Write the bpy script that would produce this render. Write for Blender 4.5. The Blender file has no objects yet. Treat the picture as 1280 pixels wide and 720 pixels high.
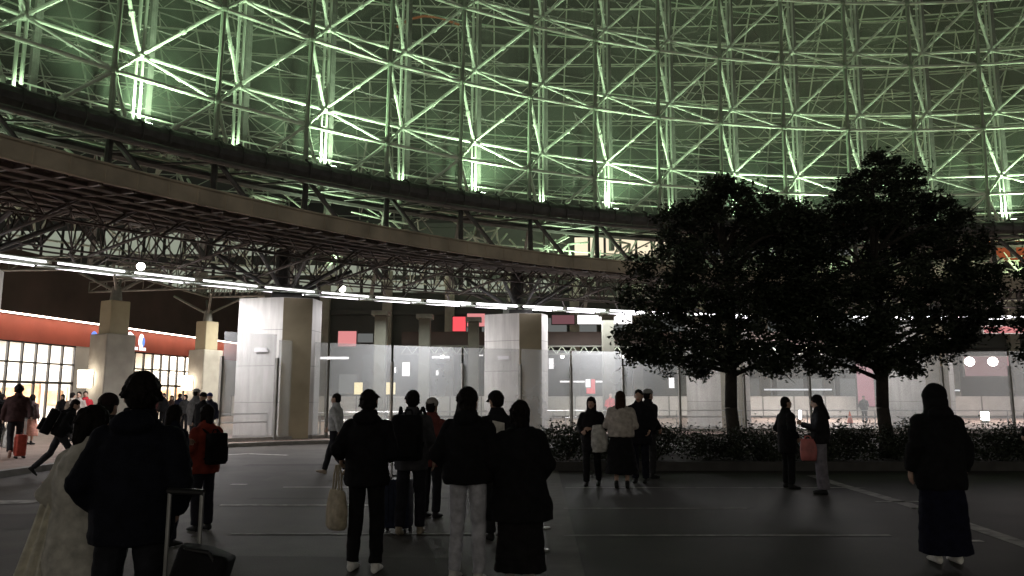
import bpy, bmesh, math, random
from mathutils import Vector, Matrix, noise
R = math.radians
random.seed(7)
S = bpy.context.scene
COL = S.collection

# ------------------------------------------------------------------ camera, world, exposure
FPX, PITCH, EYE = 961.15, 0.1427, 1.58
cd = bpy.data.cameras.new("camera")
cd.sensor_width = 36.0
cd.lens = 36.0 * FPX / 1280.0
cd.clip_start, cd.clip_end = 0.1, 3000
cam = bpy.data.objects.new("camera", cd)
cam.location = (0, 0, EYE)
cam.rotation_euler = (math.pi / 2 + PITCH, 0, 0)
COL.objects.link(cam)
S.camera = cam

W = bpy.data.worlds.new("World")
S.world = W
W.use_nodes = True
nt = W.node_tree
sky = nt.nodes.new("ShaderNodeTexSky")
sky.sky_type = 'NISHITA'
sky.sun_disc = False
sky.sun_elevation = R(-4)
sky.sun_rotation = R(200)
bgn = nt.nodes["Background"]
nt.links.new(sky.outputs[0], bgn.inputs[0])
bgn.inputs[1].default_value = 0.05
# warm ambient fill added for unseen town and street lamps
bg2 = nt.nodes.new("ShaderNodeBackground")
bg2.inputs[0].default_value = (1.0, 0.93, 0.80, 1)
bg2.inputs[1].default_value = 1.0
# brighter lobe added low behind the camera, frontal fill for camera-facing faces
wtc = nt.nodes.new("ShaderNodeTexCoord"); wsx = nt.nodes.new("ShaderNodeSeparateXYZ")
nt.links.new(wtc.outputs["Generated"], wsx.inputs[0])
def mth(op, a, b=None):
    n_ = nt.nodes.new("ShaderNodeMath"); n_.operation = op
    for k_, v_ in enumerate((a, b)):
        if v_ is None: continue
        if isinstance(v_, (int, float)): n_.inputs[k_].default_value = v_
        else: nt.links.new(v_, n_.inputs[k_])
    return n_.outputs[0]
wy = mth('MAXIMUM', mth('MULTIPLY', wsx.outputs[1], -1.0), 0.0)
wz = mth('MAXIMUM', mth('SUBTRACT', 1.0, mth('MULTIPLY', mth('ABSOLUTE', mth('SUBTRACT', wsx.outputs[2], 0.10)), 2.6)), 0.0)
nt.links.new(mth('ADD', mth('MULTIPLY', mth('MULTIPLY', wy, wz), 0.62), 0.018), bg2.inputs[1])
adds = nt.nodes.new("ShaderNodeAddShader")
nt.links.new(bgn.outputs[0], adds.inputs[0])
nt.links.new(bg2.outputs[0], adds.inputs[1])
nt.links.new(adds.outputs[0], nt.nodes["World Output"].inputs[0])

S.view_settings.view_transform = 'Standard'
S.view_settings.look = 'None'
S.view_settings.gamma = 1
S.view_settings.exposure = 0.0
S.render.engine = 'CYCLES'
S.cycles.use_denoising = True
S.cycles.max_bounces = 6
S.cycles.transparent_max_bounces = 24
S.cycles.sample_clamp_indirect = 4.0
S.cycles.caustics_reflective = False
S.cycles.caustics_refractive = False

# ------------------------------------------------------------------ materials
def mat(name, col, rough=0.6, metal=0.0, var=0.25, scale=6.0, bump=0.0, bscale=None, alpha=1.0, spec=0.5):
    m = bpy.data.materials.new(name)
    m.use_nodes = True
    n = m.node_tree
    b = n.nodes["Principled BSDF"]
    b.inputs["Roughness"].default_value = rough
    b.inputs["Metallic"].default_value = metal
    b.inputs["Alpha"].default_value = alpha
    b.inputs["Specular IOR Level"].default_value = spec
    tc = n.nodes.new("ShaderNodeTexCoord")
    nz = n.nodes.new("ShaderNodeTexNoise")
    nz.inputs["Scale"].default_value = scale
    nz.inputs["Detail"].default_value = 6
    n.links.new(tc.outputs["Object"], nz.inputs["Vector"])
    rp = n.nodes.new("ShaderNodeValToRGB")
    rp.color_ramp.elements[0].position = 0.3
    rp.color_ramp.elements[1].position = 0.7
    rp.color_ramp.elements[0].color = tuple(max(0, c * (1 - var)) for c in col) + (1,)
    rp.color_ramp.elements[1].color = tuple(min(1, c * (1 + var)) for c in col) + (1,)
    n.links.new(nz.outputs["Fac"], rp.inputs[0])
    n.links.new(rp.outputs[0], b.inputs["Base Color"])
    if bump > 0:
        n2 = n.nodes.new("ShaderNodeTexNoise")
        n2.inputs["Scale"].default_value = bscale or scale * 8
        n2.inputs["Detail"].default_value = 4
        n.links.new(tc.outputs["Object"], n2.inputs["Vector"])
        bp = n.nodes.new("ShaderNodeBump")
        bp.inputs["Strength"].default_value = bump
        bp.inputs["Distance"].default_value = 0.02
        n.links.new(n2.outputs["Fac"], bp.inputs["Height"])
        n.links.new(bp.outputs[0], b.inputs["Normal"])
    return m

def em(name, col, strength):
    m = bpy.data.materials.new(name)
    m.use_nodes = True
    n = m.node_tree
    n.nodes.remove(n.nodes["Principled BSDF"])
    e = n.nodes.new("ShaderNodeEmission")
    e.inputs[0].default_value = tuple(col) + (1,)
    e.inputs[1].default_value = strength
    n.links.new(e.outputs[0], n.nodes["Material Output"].inputs[0])
    return m

M = {}
def asphalt():
    m = mat('asphalt', (0.085, 0.077, 0.066), 0.66, var=0.22, scale=0.35, bump=0.35, bscale=60, spec=0.35)
    n = m.node_tree
    b = n.nodes["Principled BSDF"]
    tc = n.nodes["Texture Coordinate"]
    # worn grain, patched areas with straight seams, oil stains
    g = n.nodes.new("ShaderNodeTexNoise"); g.inputs["Scale"].default_value = 45; g.inputs["Detail"].default_value = 5
    n.links.new(tc.outputs["Object"], g.inputs["Vector"])
    v = n.nodes.new("ShaderNodeTexNoise"); v.inputs["Scale"].default_value = 0.9; v.inputs["Detail"].default_value = 7; v.inputs["Roughness"].default_value = 0.7
    n.links.new(tc.outputs["Object"], v.inputs["Vector"])
    mr = n.nodes.new("ShaderNodeMapRange"); mr.inputs[1].default_value = 0.3; mr.inputs[2].default_value = 0.7
    mr.inputs[3].default_value = 0.72; mr.inputs[4].default_value = 1.25
    n.links.new(g.outputs["Fac"], mr.inputs[0])
    mr2 = n.nodes.new("ShaderNodeMapRange"); mr2.inputs[1].default_value = 0.35; mr2.inputs[2].default_value = 0.62
    mr2.inputs[3].default_value = 0.7; mr2.inputs[4].default_value = 1.15
    n.links.new(v.outputs["Fac"], mr2.inputs[0])
    mul = n.nodes.new("ShaderNodeMath"); mul.operation = 'MULTIPLY'
    n.links.new(mr.outputs[0], mul.inputs[0]); n.links.new(mr2.outputs[0], mul.inputs[1])
    sc = n.nodes.new("ShaderNodeVectorMath"); sc.operation = 'SCALE'
    src = b.inputs["Base Color"].links[0].from_socket
    n.links.new(src, sc.inputs[0]); n.links.new(mul.outputs[0], sc.inputs["Scale"])
    n.links.new(sc.outputs[0], b.inputs["Base Color"])
    return m

M['asphalt'] = asphalt()
M['asphalt_lane'] = mat('asphalt_lane', (0.028, 0.025, 0.021), 0.7, var=0.28, scale=1.1, bump=0.35, bscale=60, spec=0.35)
M['gutter'] = mat('gutter_concrete', (0.12, 0.115, 0.10), 0.8, var=0.25, scale=3, bump=0.3, bscale=50)
M['kerb'] = mat('kerb_stone', (0.25, 0.24, 0.22), 0.75, var=0.25, scale=3, bump=0.2, bscale=40)
M['line'] = mat('road_paint', (0.62, 0.60, 0.55), 0.6, var=0.55, scale=7)
M['line_worn'] = mat('worn_road_paint', (0.27, 0.26, 0.235), 0.7, var=0.7, scale=5)
def paver(name, col, w):
    m = mat(name, col, 0.7, var=0.2, scale=1.5)
    n = m.node_tree; b = n.nodes["Principled BSDF"]
    br = n.nodes.new("ShaderNodeTexBrick")
    br.inputs["Scale"].default_value = 1.0
    br.inputs["Brick Width"].default_value = w; br.inputs["Row Height"].default_value = w * 0.5
    br.inputs["Mortar Size"].default_value = 0.012
    br.inputs["Color1"].default_value = (1, 1, 1, 1); br.inputs["Color2"].default_value = (0.75, 0.75, 0.75, 1)
    br.inputs["Mortar"].default_value = (0.45, 0.45, 0.45, 1)
    n.links.new(n.nodes["Texture Coordinate"].outputs["Object"], br.inputs["Vector"])
    mx = n.nodes.new("ShaderNodeMix"); mx.data_type = 'RGBA'; mx.blend_type = 'MULTIPLY'; mx.inputs[0].default_value = 1.0
    src = b.inputs["Base Color"].links[0].from_socket
    n.links.new(src, mx.inputs[6]); n.links.new(br.outputs["Color"], mx.inputs[7])
    n.links.new(mx.outputs[2], b.inputs["Base Color"])
    return m
M['paving'] = paver('plaza_paving', (0.30, 0.22, 0.18), 0.4)
M['steel'] = mat('painted_steel', (0.52, 0.59, 0.49), 0.42, 0.0, var=0.12, scale=2)
M['white_paint'] = mat('white_paint', (0.8, 0.8, 0.8), 0.5, var=0.05)
M['steel_dark'] = mat('dark_steel', (0.055, 0.055, 0.052), 0.5, 0.2, var=0.3, scale=3)
M['steel_mid'] = mat('weathered_steel', (0.20, 0.20, 0.185), 0.5, 0.2, var=0.25, scale=3)
M['alu'] = mat('aluminium', (0.45, 0.45, 0.44), 0.35, 0.8, var=0.15, scale=8)
M['canopy_steel'] = mat('canopy_steel', (0.075, 0.062, 0.055), 0.5, 0.1, var=0.3, scale=3)
M['canopy_under'] = mat('canopy_soffit', (0.20, 0.178, 0.158), 0.55, var=0.3, scale=1.2)
M['post_steel'] = mat('post_steel', (0.25, 0.31, 0.23), 0.45, 0.0, var=0.2, scale=2)
M['canopy_edge'] = mat('canopy_fascia', (0.52, 0.45, 0.35), 0.55, var=0.3, scale=1.0)
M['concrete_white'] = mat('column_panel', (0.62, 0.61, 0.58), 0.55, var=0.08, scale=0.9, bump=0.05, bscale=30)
def panelled(m, w, hgt):
    n = m.node_tree; b = n.nodes["Principled BSDF"]; A = n.nodes.new
    sx, cx_, ad = A("ShaderNodeSeparateXYZ"), A("ShaderNodeCombineXYZ"), A("ShaderNodeMath")
    L = n.links.new
    L(n.nodes["Texture Coordinate"].outputs["Object"], sx.inputs[0])
    L(sx.outputs[0], ad.inputs[0]); L(sx.outputs[1], ad.inputs[1])
    L(ad.outputs[0], cx_.inputs[0]); L(sx.outputs[2], cx_.inputs[1])
    br = A("ShaderNodeTexBrick"); br.offset = 0.0
    br.inputs["Scale"].default_value = 1.0; br.inputs["Brick Width"].default_value = w; br.inputs["Row Height"].default_value = hgt
    br.inputs["Mortar Size"].default_value = 0.012
    br.inputs["Color1"].default_value = (1, 1, 1, 1); br.inputs["Color2"].default_value = (.9, .9, .9, 1); br.inputs["Mortar"].default_value = (.45, .45, .45, 1)
    L(cx_.outputs[0], br.inputs["Vector"])
    st_ = A("ShaderNodeTexNoise"); st_.inputs["Scale"].default_value = 1.3; st_.inputs["Detail"].default_value = 8
    mp = A("ShaderNodeMapping"); mp.inputs["Scale"].default_value = (5, 5, .5)
    L(n.nodes["Texture Coordinate"].outputs["Object"], mp.inputs[0]); L(mp.outputs[0], st_.inputs["Vector"])
    mr = A("ShaderNodeMapRange"); mr.inputs[1].default_value = .35; mr.inputs[2].default_value = .65; mr.inputs[3].default_value = .80; mr.inputs[4].default_value = 1.03
    L(st_.outputs["Fac"], mr.inputs[0])
    mx = A("ShaderNodeMix"); mx.data_type = 'RGBA'; mx.blend_type = 'MULTIPLY'; mx.inputs[0].default_value = 1.0
    src = b.inputs["Base Color"].links[0].from_socket
    L(src, mx.inputs[6]); L(br.outputs["Color"], mx.inputs[7])
    sc = A("ShaderNodeVectorMath"); sc.operation = 'SCALE'
    L(mx.outputs[2], sc.inputs[0]); L(mr.outputs[0], sc.inputs["Scale"]); L(sc.outputs[0], b.inputs["Base Color"])
panelled(M['concrete_white'], 4.0, 1.32)
M['concrete'] = mat('concrete', (0.34, 0.32, 0.28), 0.75, var=0.2, scale=1.2, bump=0.15, bscale=25)
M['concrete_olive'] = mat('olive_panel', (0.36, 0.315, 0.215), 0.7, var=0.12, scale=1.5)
M['slim_stone'] = mat('slim_stone', (0.11, 0.105, 0.09), 0.7, var=0.2, scale=1.2)
M['bed_stone'] = mat('bed_stone', (0.045, 0.043, 0.040), 0.8, var=0.3, scale=3)
M['red_wall'] = mat('red_wall', (0.44, 0.105, 0.07), 0.6, var=0.12, scale=0.8)
M['dark_wall'] = mat('dark_wall', (0.060, 0.040, 0.036), 0.7, var=0.3, scale=0.5)
M['grey_wall'] = mat('grey_wall', (0.06, 0.062, 0.06), 0.7, var=0.2, scale=0.4)
M['dark_clad'] = mat('dark_cladding', (0.07, 0.075, 0.07), 0.6, var=0.4, scale=0.15)
M['pale_wall'] = mat('pale_wall', (0.60, 0.58, 0.54), 0.7, var=0.12, scale=0.6)
M['frame'] = mat('window_frame', (0.05, 0.048, 0.045), 0.45, 0.3, var=0.2)
M['floor_in'] = mat('shop_floor', (0.5, 0.46, 0.4), 0.4, var=0.1)
def milky(name, col, fac, gloss, scale, lo=.82, hi=1.18):
    m = bpy.data.materials.new(name); m.use_nodes = True
    n = m.node_tree; n.nodes.remove(n.nodes["Principled BSDF"])
    A = lambda t: n.nodes.new(t)
    tp, df, tl, gs = A("ShaderNodeBsdfTransparent"), A("ShaderNodeBsdfDiffuse"), A("ShaderNodeBsdfTranslucent"), A("ShaderNodeBsdfGlossy")
    df.inputs[0].default_value = tl.inputs[0].default_value = col + (1,)
    gs.inputs["Roughness"].default_value = 0.08
    m1, m2, m3 = A("ShaderNodeMixShader"), A("ShaderNodeMixShader"), A("ShaderNodeMixShader")
    tc, nz, mr = A("ShaderNodeTexCoord"), A("ShaderNodeTexNoise"), A("ShaderNodeMapRange")
    nz.inputs["Scale"].default_value = scale; nz.inputs["Detail"].default_value = 5
    mr.inputs[1].default_value = 0.3; mr.inputs[2].default_value = 0.7
    mr.inputs[3].default_value = fac * lo; mr.inputs[4].default_value = fac * hi
    L = n.links.new
    L(tc.outputs["Object"], nz.inputs["Vector"]); L(nz.outputs["Fac"], mr.inputs[0])
    m1.inputs[0].default_value = 0.5; L(df.outputs[0], m1.inputs[1]); L(tl.outputs[0], m1.inputs[2])
    L(mr.outputs[0], m2.inputs[0]); L(tp.outputs[0], m2.inputs[1]); L(m1.outputs[0], m2.inputs[2])
    m3.inputs[0].default_value = gloss; L(m2.outputs[0], m3.inputs[1]); L(gs.outputs[0], m3.inputs[2])
    L(m3.outputs[0], n.nodes["Material Output"].inputs[0])
    return m
M['screen_glass'] = milky('screen_glass', (0.72, 0.76, 0.78), 0.28, 0.06, 0.5)
M['dome_glass'] = milky('dome_glass', (0.52, 0.66, 0.50), 0.12, 0.04, 0.16, .15, 2.1)
M['shop_glass'] = mat('shop_glass', (0.8, 0.8, 0.8), 0.08, var=0.05, alpha=0.10)
M['bark'] = mat('bark', (0.028, 0.023, 0.018), 0.9, var=0.4, scale=8, bump=0.6, bscale=30)
M['leaf'] = mat('tree_leaf', (0.024, 0.032, 0.018), 0.55, var=0.5, scale=2.0, spec=0.3)
M['hedge_leaf'] = mat('hedge_leaf', (0.022, 0.028, 0.016), 0.55, var=0.5, scale=3.0, spec=0.3)
M['soil'] = mat('soil', (0.03, 0.024, 0.018), 0.95, var=0.3, scale=5)
M['led'] = em('led_tube', (0.98, 0.93, 1.0), 4.5)
M['led_strong'] = em('led_tube_strong', (0.97, 0.92, 1.0), 8)
M['lamp'] = em('lamp_globe', (1.0, 0.95, 0.86), 26)
M['wall_lamp'] = em('wall_lamp_glow', (1.0, 0.86, 0.68), 9)
M['flood_lens'] = em('flood_lens', (0.85, 1.0, 0.85), 22)
M['win_warm'] = em('lit_window_warm', (1.0, 0.86, 0.62), 1.1)
M['win_white'] = em('lit_window_white', (0.95, 0.97, 1.0), 1.3)
M['win_hall'] = em('lit_hall_window', (0.82, 0.90, 0.70), 0.34)
M['win_dim'] = em('lit_window_dim', (0.85, 0.88, 0.85), 0.16)
M['sign_white'] = em('sign_white', (1, 0.96, 0.96), 2.2)
M['glow_pink'] = em('glow_pink', (1.0, 0.36, 0.36), 0.75)
M['glow_red'] = em('glow_red', (1.0, 0.10, 0.12), 1.1)
M['sign_yellow'] = em('sign_yellow', (1.0, 0.82, 0.45), 1.8)
M['sign_blue'] = em('sign_blue', (0.2, 0.35, 1.0), 1.2)
M['phone_glow'] = em('phone_screen', (0.85, 0.92, 1.0), 7)
M['black'] = mat('black_plastic', (0.012, 0.012, 0.013), 0.45, var=0.3)
M['cone'] = mat('cone_orange', (0.6, 0.10, 0.04), 0.5, var=0.1)

# ------------------------------------------------------------------ helpers
def tag(o, label=None, cat=None, group=None, kind=None):
    if label: o['label'] = label
    if cat: o['category'] = cat
    if group: o['group'] = group
    if kind: o['kind'] = kind
    return o

def thing(name, label, cat, loc=(0, 0, 0), rz=0.0, group=None):
    o = bpy.data.objects.new(name, None)
    o.empty_display_size = 0.2
    COL.objects.link(o)
    o.location = loc
    o.rotation_euler = (0, 0, rz)
    return tag(o, label, cat, group)

class MB:
    def __init__(s):
        s.v, s.f = [], []
    def add(s, vs, fs):
        n = len(s.v)
        s.v += [tuple(v) for v in vs]
        s.f += [tuple(i + n for i in f) for f in fs]
        return s
    def tube(s, p, q, r, n=6, r2=None, caps=True):
        p, q = Vector(p), Vector(q)
        d = q - p
        if d.length < 1e-6: return s
        d.normalize()
        a = d.orthogonal().normalized()
        if abs(d.z) < 0.95:
            a = d.cross(Vector((0, 0, 1))).normalized()
        b = d.cross(a)
        r2 = r if r2 is None else r2
        vs = []
        for c, rr in ((p, r), (q, r2)):
            for k in range(n):
                t = 2 * math.pi * (k + 0.5) / n
                vs.append(c + a * (rr * math.cos(t)) + b * (rr * math.sin(t)))
        fs = [(k, (k + 1) % n, n + (k + 1) % n, n + k) for k in range(n)]
        if caps:
            fs += [tuple(range(n))[::-1], tuple(range(n, 2 * n))]
        return s.add(vs, fs)
    def path(s, pts, r, n=6, taper=None):
        for i in range(len(pts) - 1):
            r1 = r if taper is None else r + (taper - r) * i / (len(pts) - 1)
            r2 = r if taper is None else r + (taper - r) * (i + 1) / (len(pts) - 1)
            s.tube(pts[i], pts[i + 1], r1, n, r2)
        return s
    def box(s, c, d, rz=0.0, ax=None):
        cx, cy, cz = c
        hx, hy, hz = d[0] / 2, d[1] / 2, d[2] / 2
        cs, sn = math.cos(rz), math.sin(rz)
        vs = []
        for z in (-hz, hz):
            for x, y in ((-hx, -hy), (hx, -hy), (hx, hy), (-hx, hy)):
                vs.append((cx + x * cs - y * sn, cy + x * sn + y * cs, cz + z))
        return s.add(vs, [(3, 2, 1, 0), (4, 5, 6, 7), (0, 1, 5, 4), (1, 2, 6, 5), (2, 3, 7, 6), (3, 0, 4, 7)])
    def prism(s, poly, z0, z1):
        n = len(poly)
        vs = [(x, y, z0) for x, y in poly] + [(x, y, z1) for x, y in poly]
        fs = [tuple(range(n))[::-1], tuple(range(n, 2 * n))] + [(k, (k + 1) % n, n + (k + 1) % n, n + k) for k in range(n)]
        return s.add(vs, fs)
    def ball(s, c, r, n=10, m=6, sz=(1, 1, 1)):
        vs, fs = [], []
        for j in range(m + 1):
            t = math.pi * j / m
            for k in range(n):
                u = 2 * math.pi * k / n
                vs.append((c[0] + r * sz[0] * math.sin(t) * math.cos(u), c[1] + r * sz[1] * math.sin(t) * math.sin(u), c[2] + r * sz[2] * math.cos(t)))
        for j in range(m):
            for k in range(n):
                fs.append((j * n + k, (j + 1) * n + k, (j + 1) * n + (k + 1) % n, j * n + (k + 1) % n))
        return s.add(vs, fs)
    def strip(s, A, B):
        """quads between two point rows"""
        n = len(A)
        return s.add(list(A) + list(B), [(i, i + 1, n + i + 1, n + i) for i in range(n - 1)])
    def build(s, name, m, parent=None, smooth=False, bevel=0):
        me = bpy.data.meshes.new(name)
        me.from_pydata(s.v, [], s.f)
        me.validate(clean_customdata=False)
        me.update()
        if m is not None: me.materials.append(m)
        if smooth:
            for p in me.polygons: p.use_smooth = True
        o = bpy.data.objects.new(name, me)
        COL.objects.link(o)
        if parent is not None: o.parent = parent
        if bevel:
            bm = o.modifiers.new("bevel", 'BEVEL'); bm.width = bevel; bm.segments = 2; bm.limit_method = 'ANGLE'
        return o

def copy_tree(o, parent=None):
    c = o.copy()
    COL.objects.link(c)
    c.parent = parent
    for ch in list(o.children):
        copy_tree(ch, c)
    return c

# a pixel of the 1280x720 photograph on the plane z, or at depth y
def ray(px, py):
    u, v = (px - 640) / FPX, (360 - py) / FPX
    c, s = math.cos(PITCH), math.sin(PITCH)
    return Vector((u, c - v * s, s + v * c))
def at_z(px, py, z=0.0):
    d = ray(px, py)
    return Vector((0, 0, EYE)) + d * ((z - EYE) / d.z)
def at_y(px, py, y):
    d = ray(px, py)
    return Vector((0, 0, EYE)) + d * (y / d.y)

CX, CY = 25.07, -4.48            # centre of the plaza's arcs
def arc(a, r, z):
    return Vector((CX + r * math.sin(a), CY + r * math.cos(a), z))
LA = [(-1.35, 48.4), (-0.98, 48.1), (-0.91, 47.5), (-0.82, 47.5), (-0.76, 47.4), (-0.61, 46.0), (-0.54, 45.5), (-0.435, 45.0), (-0.293, 44.2), (-0.025, 42.7), (0.5, 42.0)]
def RL(a):
    if a <= LA[0][0]: return LA[0][1]
    for (a0, r0), (a1, r1) in zip(LA, LA[1:]):
        if a <= a1: return r0 + (r1 - r0) * (a - a0) / (a1 - a0)
    return LA[-1][1]
def RLs(a): return sum(RL(a + d) for d in (-0.09, -0.045, 0, 0.045, 0.09)) / 5
def cp(a, dr, z): return arc(a, RLs(a) + dr, z)

# ------------------------------------------------------------------ ground
SW = 0.12                         # pavement height
g = MB(); n = 24
for i in range(n + 1):
    for j in range(n + 1):
        g.v.append((-400 + 800 * i / n, -300 + 900 * j / n, 0))
for i in range(n):
    for j in range(n):
        a = i * (n + 1) + j
        g.f.append((a, a + n + 1, a + n + 2, a + 1))
tag(g.build('ground', M['asphalt']), kind='structure')
# darker lane surface to the right of the gutter strip
tag(MB().add([(0.47, 2.0, .004), (40, 2.0, .004), (40, 17.3, .004), (1.02, 17.3, .004)], [(0, 1, 2, 3)]).build('lane_surface', M['asphalt_lane']), kind='structure')
tag(MB().add([(0.12, 2.0, .004), (0.46, 2.0, .004), (1.01, 17.3, .004), (0.72, 17.3, .004)], [(0, 1, 2, 3)]).build('gutter_strip', M['gutter']), kind='structure')
# raised pavement under the canopy
kerb_line = [(-16, 3), (-11.5, 11), (-10.4, 15.4), (-10.3, 20), (-10.15, 23.2), (-9.5, 25.3), (-8.0, 26.7), (-6.0, 27.9), (-3.0, 29.4), (0, 30.6), (4, 31.6), (10, 32.2), (20, 32.4), (45, 32.4)]
back = [(45, 140), (-120, 140), (-120, 3)]
tag(MB().prism(kerb_line + back, -0.05, SW).build('pavement', M['paving']), kind='structure')
def offset_line(line, d):
    out = []
    for i, p in enumerate(line):
        a = Vector(line[max(0, i - 1)]); b = Vector(line[min(len(line) - 1, i + 1)])
        t = (b - a).normalized()
        out.append((p[0] + t.y * d, p[1] - t.x * d))
    return out
k = MB()
o1, o2 = offset_line(kerb_line, 0.10), offset_line(kerb_line, -0.12)
for i in range(len(kerb_line) - 1):
    k.prism([o1[i], o1[i + 1], o2[i + 1], o2[i]], -0.05, SW + 0.012)
tag(k.build('kerb', M['kerb']), kind='structure')
# repaired patches and seams in the asphalt
M['patch_dark'] = mat('asphalt_patch_dark', (0.055, 0.050, 0.043), 0.7, var=0.25, scale=1.5, bump=0.35, bscale=60, spec=0.3)
M['patch_pale'] = mat('asphalt_patch_pale', (0.105, 0.097, 0.084), 0.7, var=0.22, scale=1.5, bump=0.35, bscale=60, spec=0.3)
for (x0, y0, x1, y1, sk, m_) in [(-4.9, 15.3, -0.9, 17.2, .2, 'patch_pale'), (-3.0, 6.2, -0.6, 8.1, -.1, 'patch_dark'), (-7.9, 9.6, -5.4, 10.9, .15, 'patch_dark'), (-6.4, 18.6, -1.2, 19.1, .1, 'patch_dark'), (2.2, 9.6, 4.6, 10.7, .1, 'asphalt_lane'), (-4.2, 12.5, -0.1, 12.72, .05, 'patch_dark')]:
    tag(MB().add([(x0, y0, .0025), (x1, y0 + sk, .0025), (x1 + .1, y1 + sk, .0025), (x0 + .05, y1, .0025)], [(0, 1, 2, 3)]).build('asphalt_patch', M[m_] if m_ != 'asphalt_lane' else M['patch_dark']), kind='structure')
# painted lines
def stripe(name, pts, w, m, z=0.008):
    b = MB()
    A = offset_line(pts, w / 2); B = offset_line(pts, -w / 2)
    b.strip([(x, y, z) for x, y in A], [(x, y, z) for x, y in B])
    return tag(b.build(name, m), kind='structure')
for (x0, y0, x1, y1, w, m) in [
        (-4.35, 11.8, -1.9, 11.8, .09, 'line'), (-3.3, 9.35, -0.2, 9.35, .09, 'line_worn'),
        (-4.1, 14.15, -1.9, 14.15, .10, 'line'), (0.95, 14.08, 6.3, 14.08, .10, 'line_worn'),
        (0.75, 11.47, 3.4, 11.47, .07, 'line_worn'), (0.6, 9.25, 4.4, 9.25, .09, 'line_worn'),
        (-9.0, 21.2, -7.6, 22.6, .16, 'line'), (-7.6, 22.6, -6.3, 22.0, .16, 'line'),
        (-12.5, 11.6, -7.3, 12.2, .42, 'line_worn'), (-5.2, 14.6, -4.9, 14.6, .14, 'line'),
        (5.6, 12.2, 6.3, 12.2, .12, 'line_worn'), (4.85, 8.9, 5.25, 8.9, .10, 'line'), (5.8, 11.5, 6.0, 11.3, .12, 'line')]:
    stripe('road_line', [(x0, y0), (x1, y1)], w, M[m])
stripe('lane_edge_line', [(6.2, 16.3), (6.05, 14.6), (5.95, 12.0), (5.6, 8.8), (5.2, 5.5)], .22, M['line_worn'])
for i, (px, py) in enumerate([(683, 638), (683, 661), (681, 689)]):
    p = at_z(px, py)
    o = MB().prism([(p.x + .05 * math.cos(t * 1.047), p.y + .05 * math.sin(t * 1.047)) for t in range(6)], 0.003, 0.022).build('road_stud', M['alu'])
    tag(o, 'small round metal stud set in the pale gutter strip, %s of three' % ['farthest', 'middle', 'nearest'][i], 'road stud', 'studs in the gutter strip')

# ------------------------------------------------------------------ lattice dome
DA, A0 = 0.0825, -0.2194
RF, RB = 53.5, 54.84
def Fn(i, k): return arc(A0 + i * DA, RF - 0.138 * k - 0.0141 * k * k, 14.75 + 4.364 * k)
def Bn(i, k): return arc(A0 + i * DA + 0.028, RB - 0.07 * k - 0.0141 * k * k, 16.33 + 4.364 * k)
I0, I1, KT = -12, 8, 4
dome = thing('lattice_dome', 'huge concave double-layer tube lattice wall lit green, curving over the plaza', 'dome')
for i in range(I0, I1 + 1):
    f = MB()
    pts = [arc(A0 + i * DA, RF, 12.4)] + [Fn(i, kk) for kk in range(0, KT + 1)]
    f.path(pts, 0.12, 8)
    for kk in range(0, KT + 1): f.ball(Fn(i, kk), 0.20, 8, 6)
    f.build('outer_post', M['post_steel'], dome)
    b = MB()
    t = arc(A0 + i * DA + .028, RB, 0).normalized()
    off = Vector((math.cos(A0 + i * DA), -math.sin(A0 + i * DA), 0)) * 0.13
    pts = [arc(A0 + i * DA + 0.028, RB, 11.97)] + [Bn(i, kk) for kk in range(0, KT + 1)]
    b.path([p + off for p in pts], 0.075, 7); b.path([p - off for p in pts], 0.075, 7)
    for kk in range(-1, KT + 1): b.ball(Bn(i, kk), 0.21, 8, 6)
    for z in range(8): b.box(arc(A0 + i * DA + .028, RB, 13.2 + z * 2.18), (0.34, 0.10, 0.06), -A0 - i * DA)
    b.build('inner_post', M['steel'], dome)
    m = MB()
    m.box(arc(A0 + i * DA + 0.047, RB + 1.5, 23), (0.26, 0.30, 24), -(A0 + i * DA + 0.047))
    m.build('mullion', M['steel_mid'], dome)
for kk in range(0, KT + 1):
    c = MB()
    for i in range(I0, I1): c.tube(Fn(i, kk), Fn(i + 1, kk), 0.092, 8)
    c.build('outer_ring_chord', M['steel'], dome)
for kk in range(-1, KT + 1):
    c = MB()
    for i in range(I0, I1): c.tube(Bn(i, kk), Bn(i + 1, kk), 0.085, 8)
    c.build('inner_ring_chord', M['steel'], dome)
braces = []
for kk in range(-1, KT):
    for i in range(I0, I1):
        if kk >= 0:
            braces.append((Bn(i, kk), Fn(i + 1, kk), 0.068))
            braces.append((Bn(i, kk), Fn(i, kk), 0.075))
        braces.append((Fn(i, kk + 1), Bn(i, kk), 0.085))
        braces.append((Fn(i + 1, kk + 1), Bn(i, kk), 0.085))
def brace_mesh(mb, p, q, r):
    mb.tube(p, q, r, 7)
    d = (q - p).normalized(); mid = (p + q) / 2
    mb.tube(mid - d * .10, mid + d * .10, r * 1.55, 7)           # clamp sleeve at midspan
    for e in (p + d * .30, q - d * .30): mb.tube(e - d * .09, e + d * .09, r * 1.3, 7)
def in_view(p):
    c, s = math.cos(PITCH), math.sin(PITCH)
    z = p.z - EYE
    dep = p.y * c + z * s
    if dep <= 0: return False
    x = 640 + FPX * p.x / dep; y = 360 - FPX * (-p.y * s + z * c) / dep
    return -10 < x < 1290 and -10 < y < 300
vis = sorted([b for b in braces if in_view((b[0] + b[1]) / 2)], key=lambda b: ((b[0] + b[1]) / 2).length / ((b[0] - b[1]).length))
big = set(id(b) for b in vis[:98])
rest = MB()
for b in braces:
    if id(b) in big:
        mb = MB(); brace_mesh(mb, *b); mb.build('diagonal_brace', M['steel'], dome)
    else:
        brace_mesh(rest, *b)
o = rest.build('diagonal_braces_rest', M['steel'], dome); o['kind'] = 'stuff'
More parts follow.
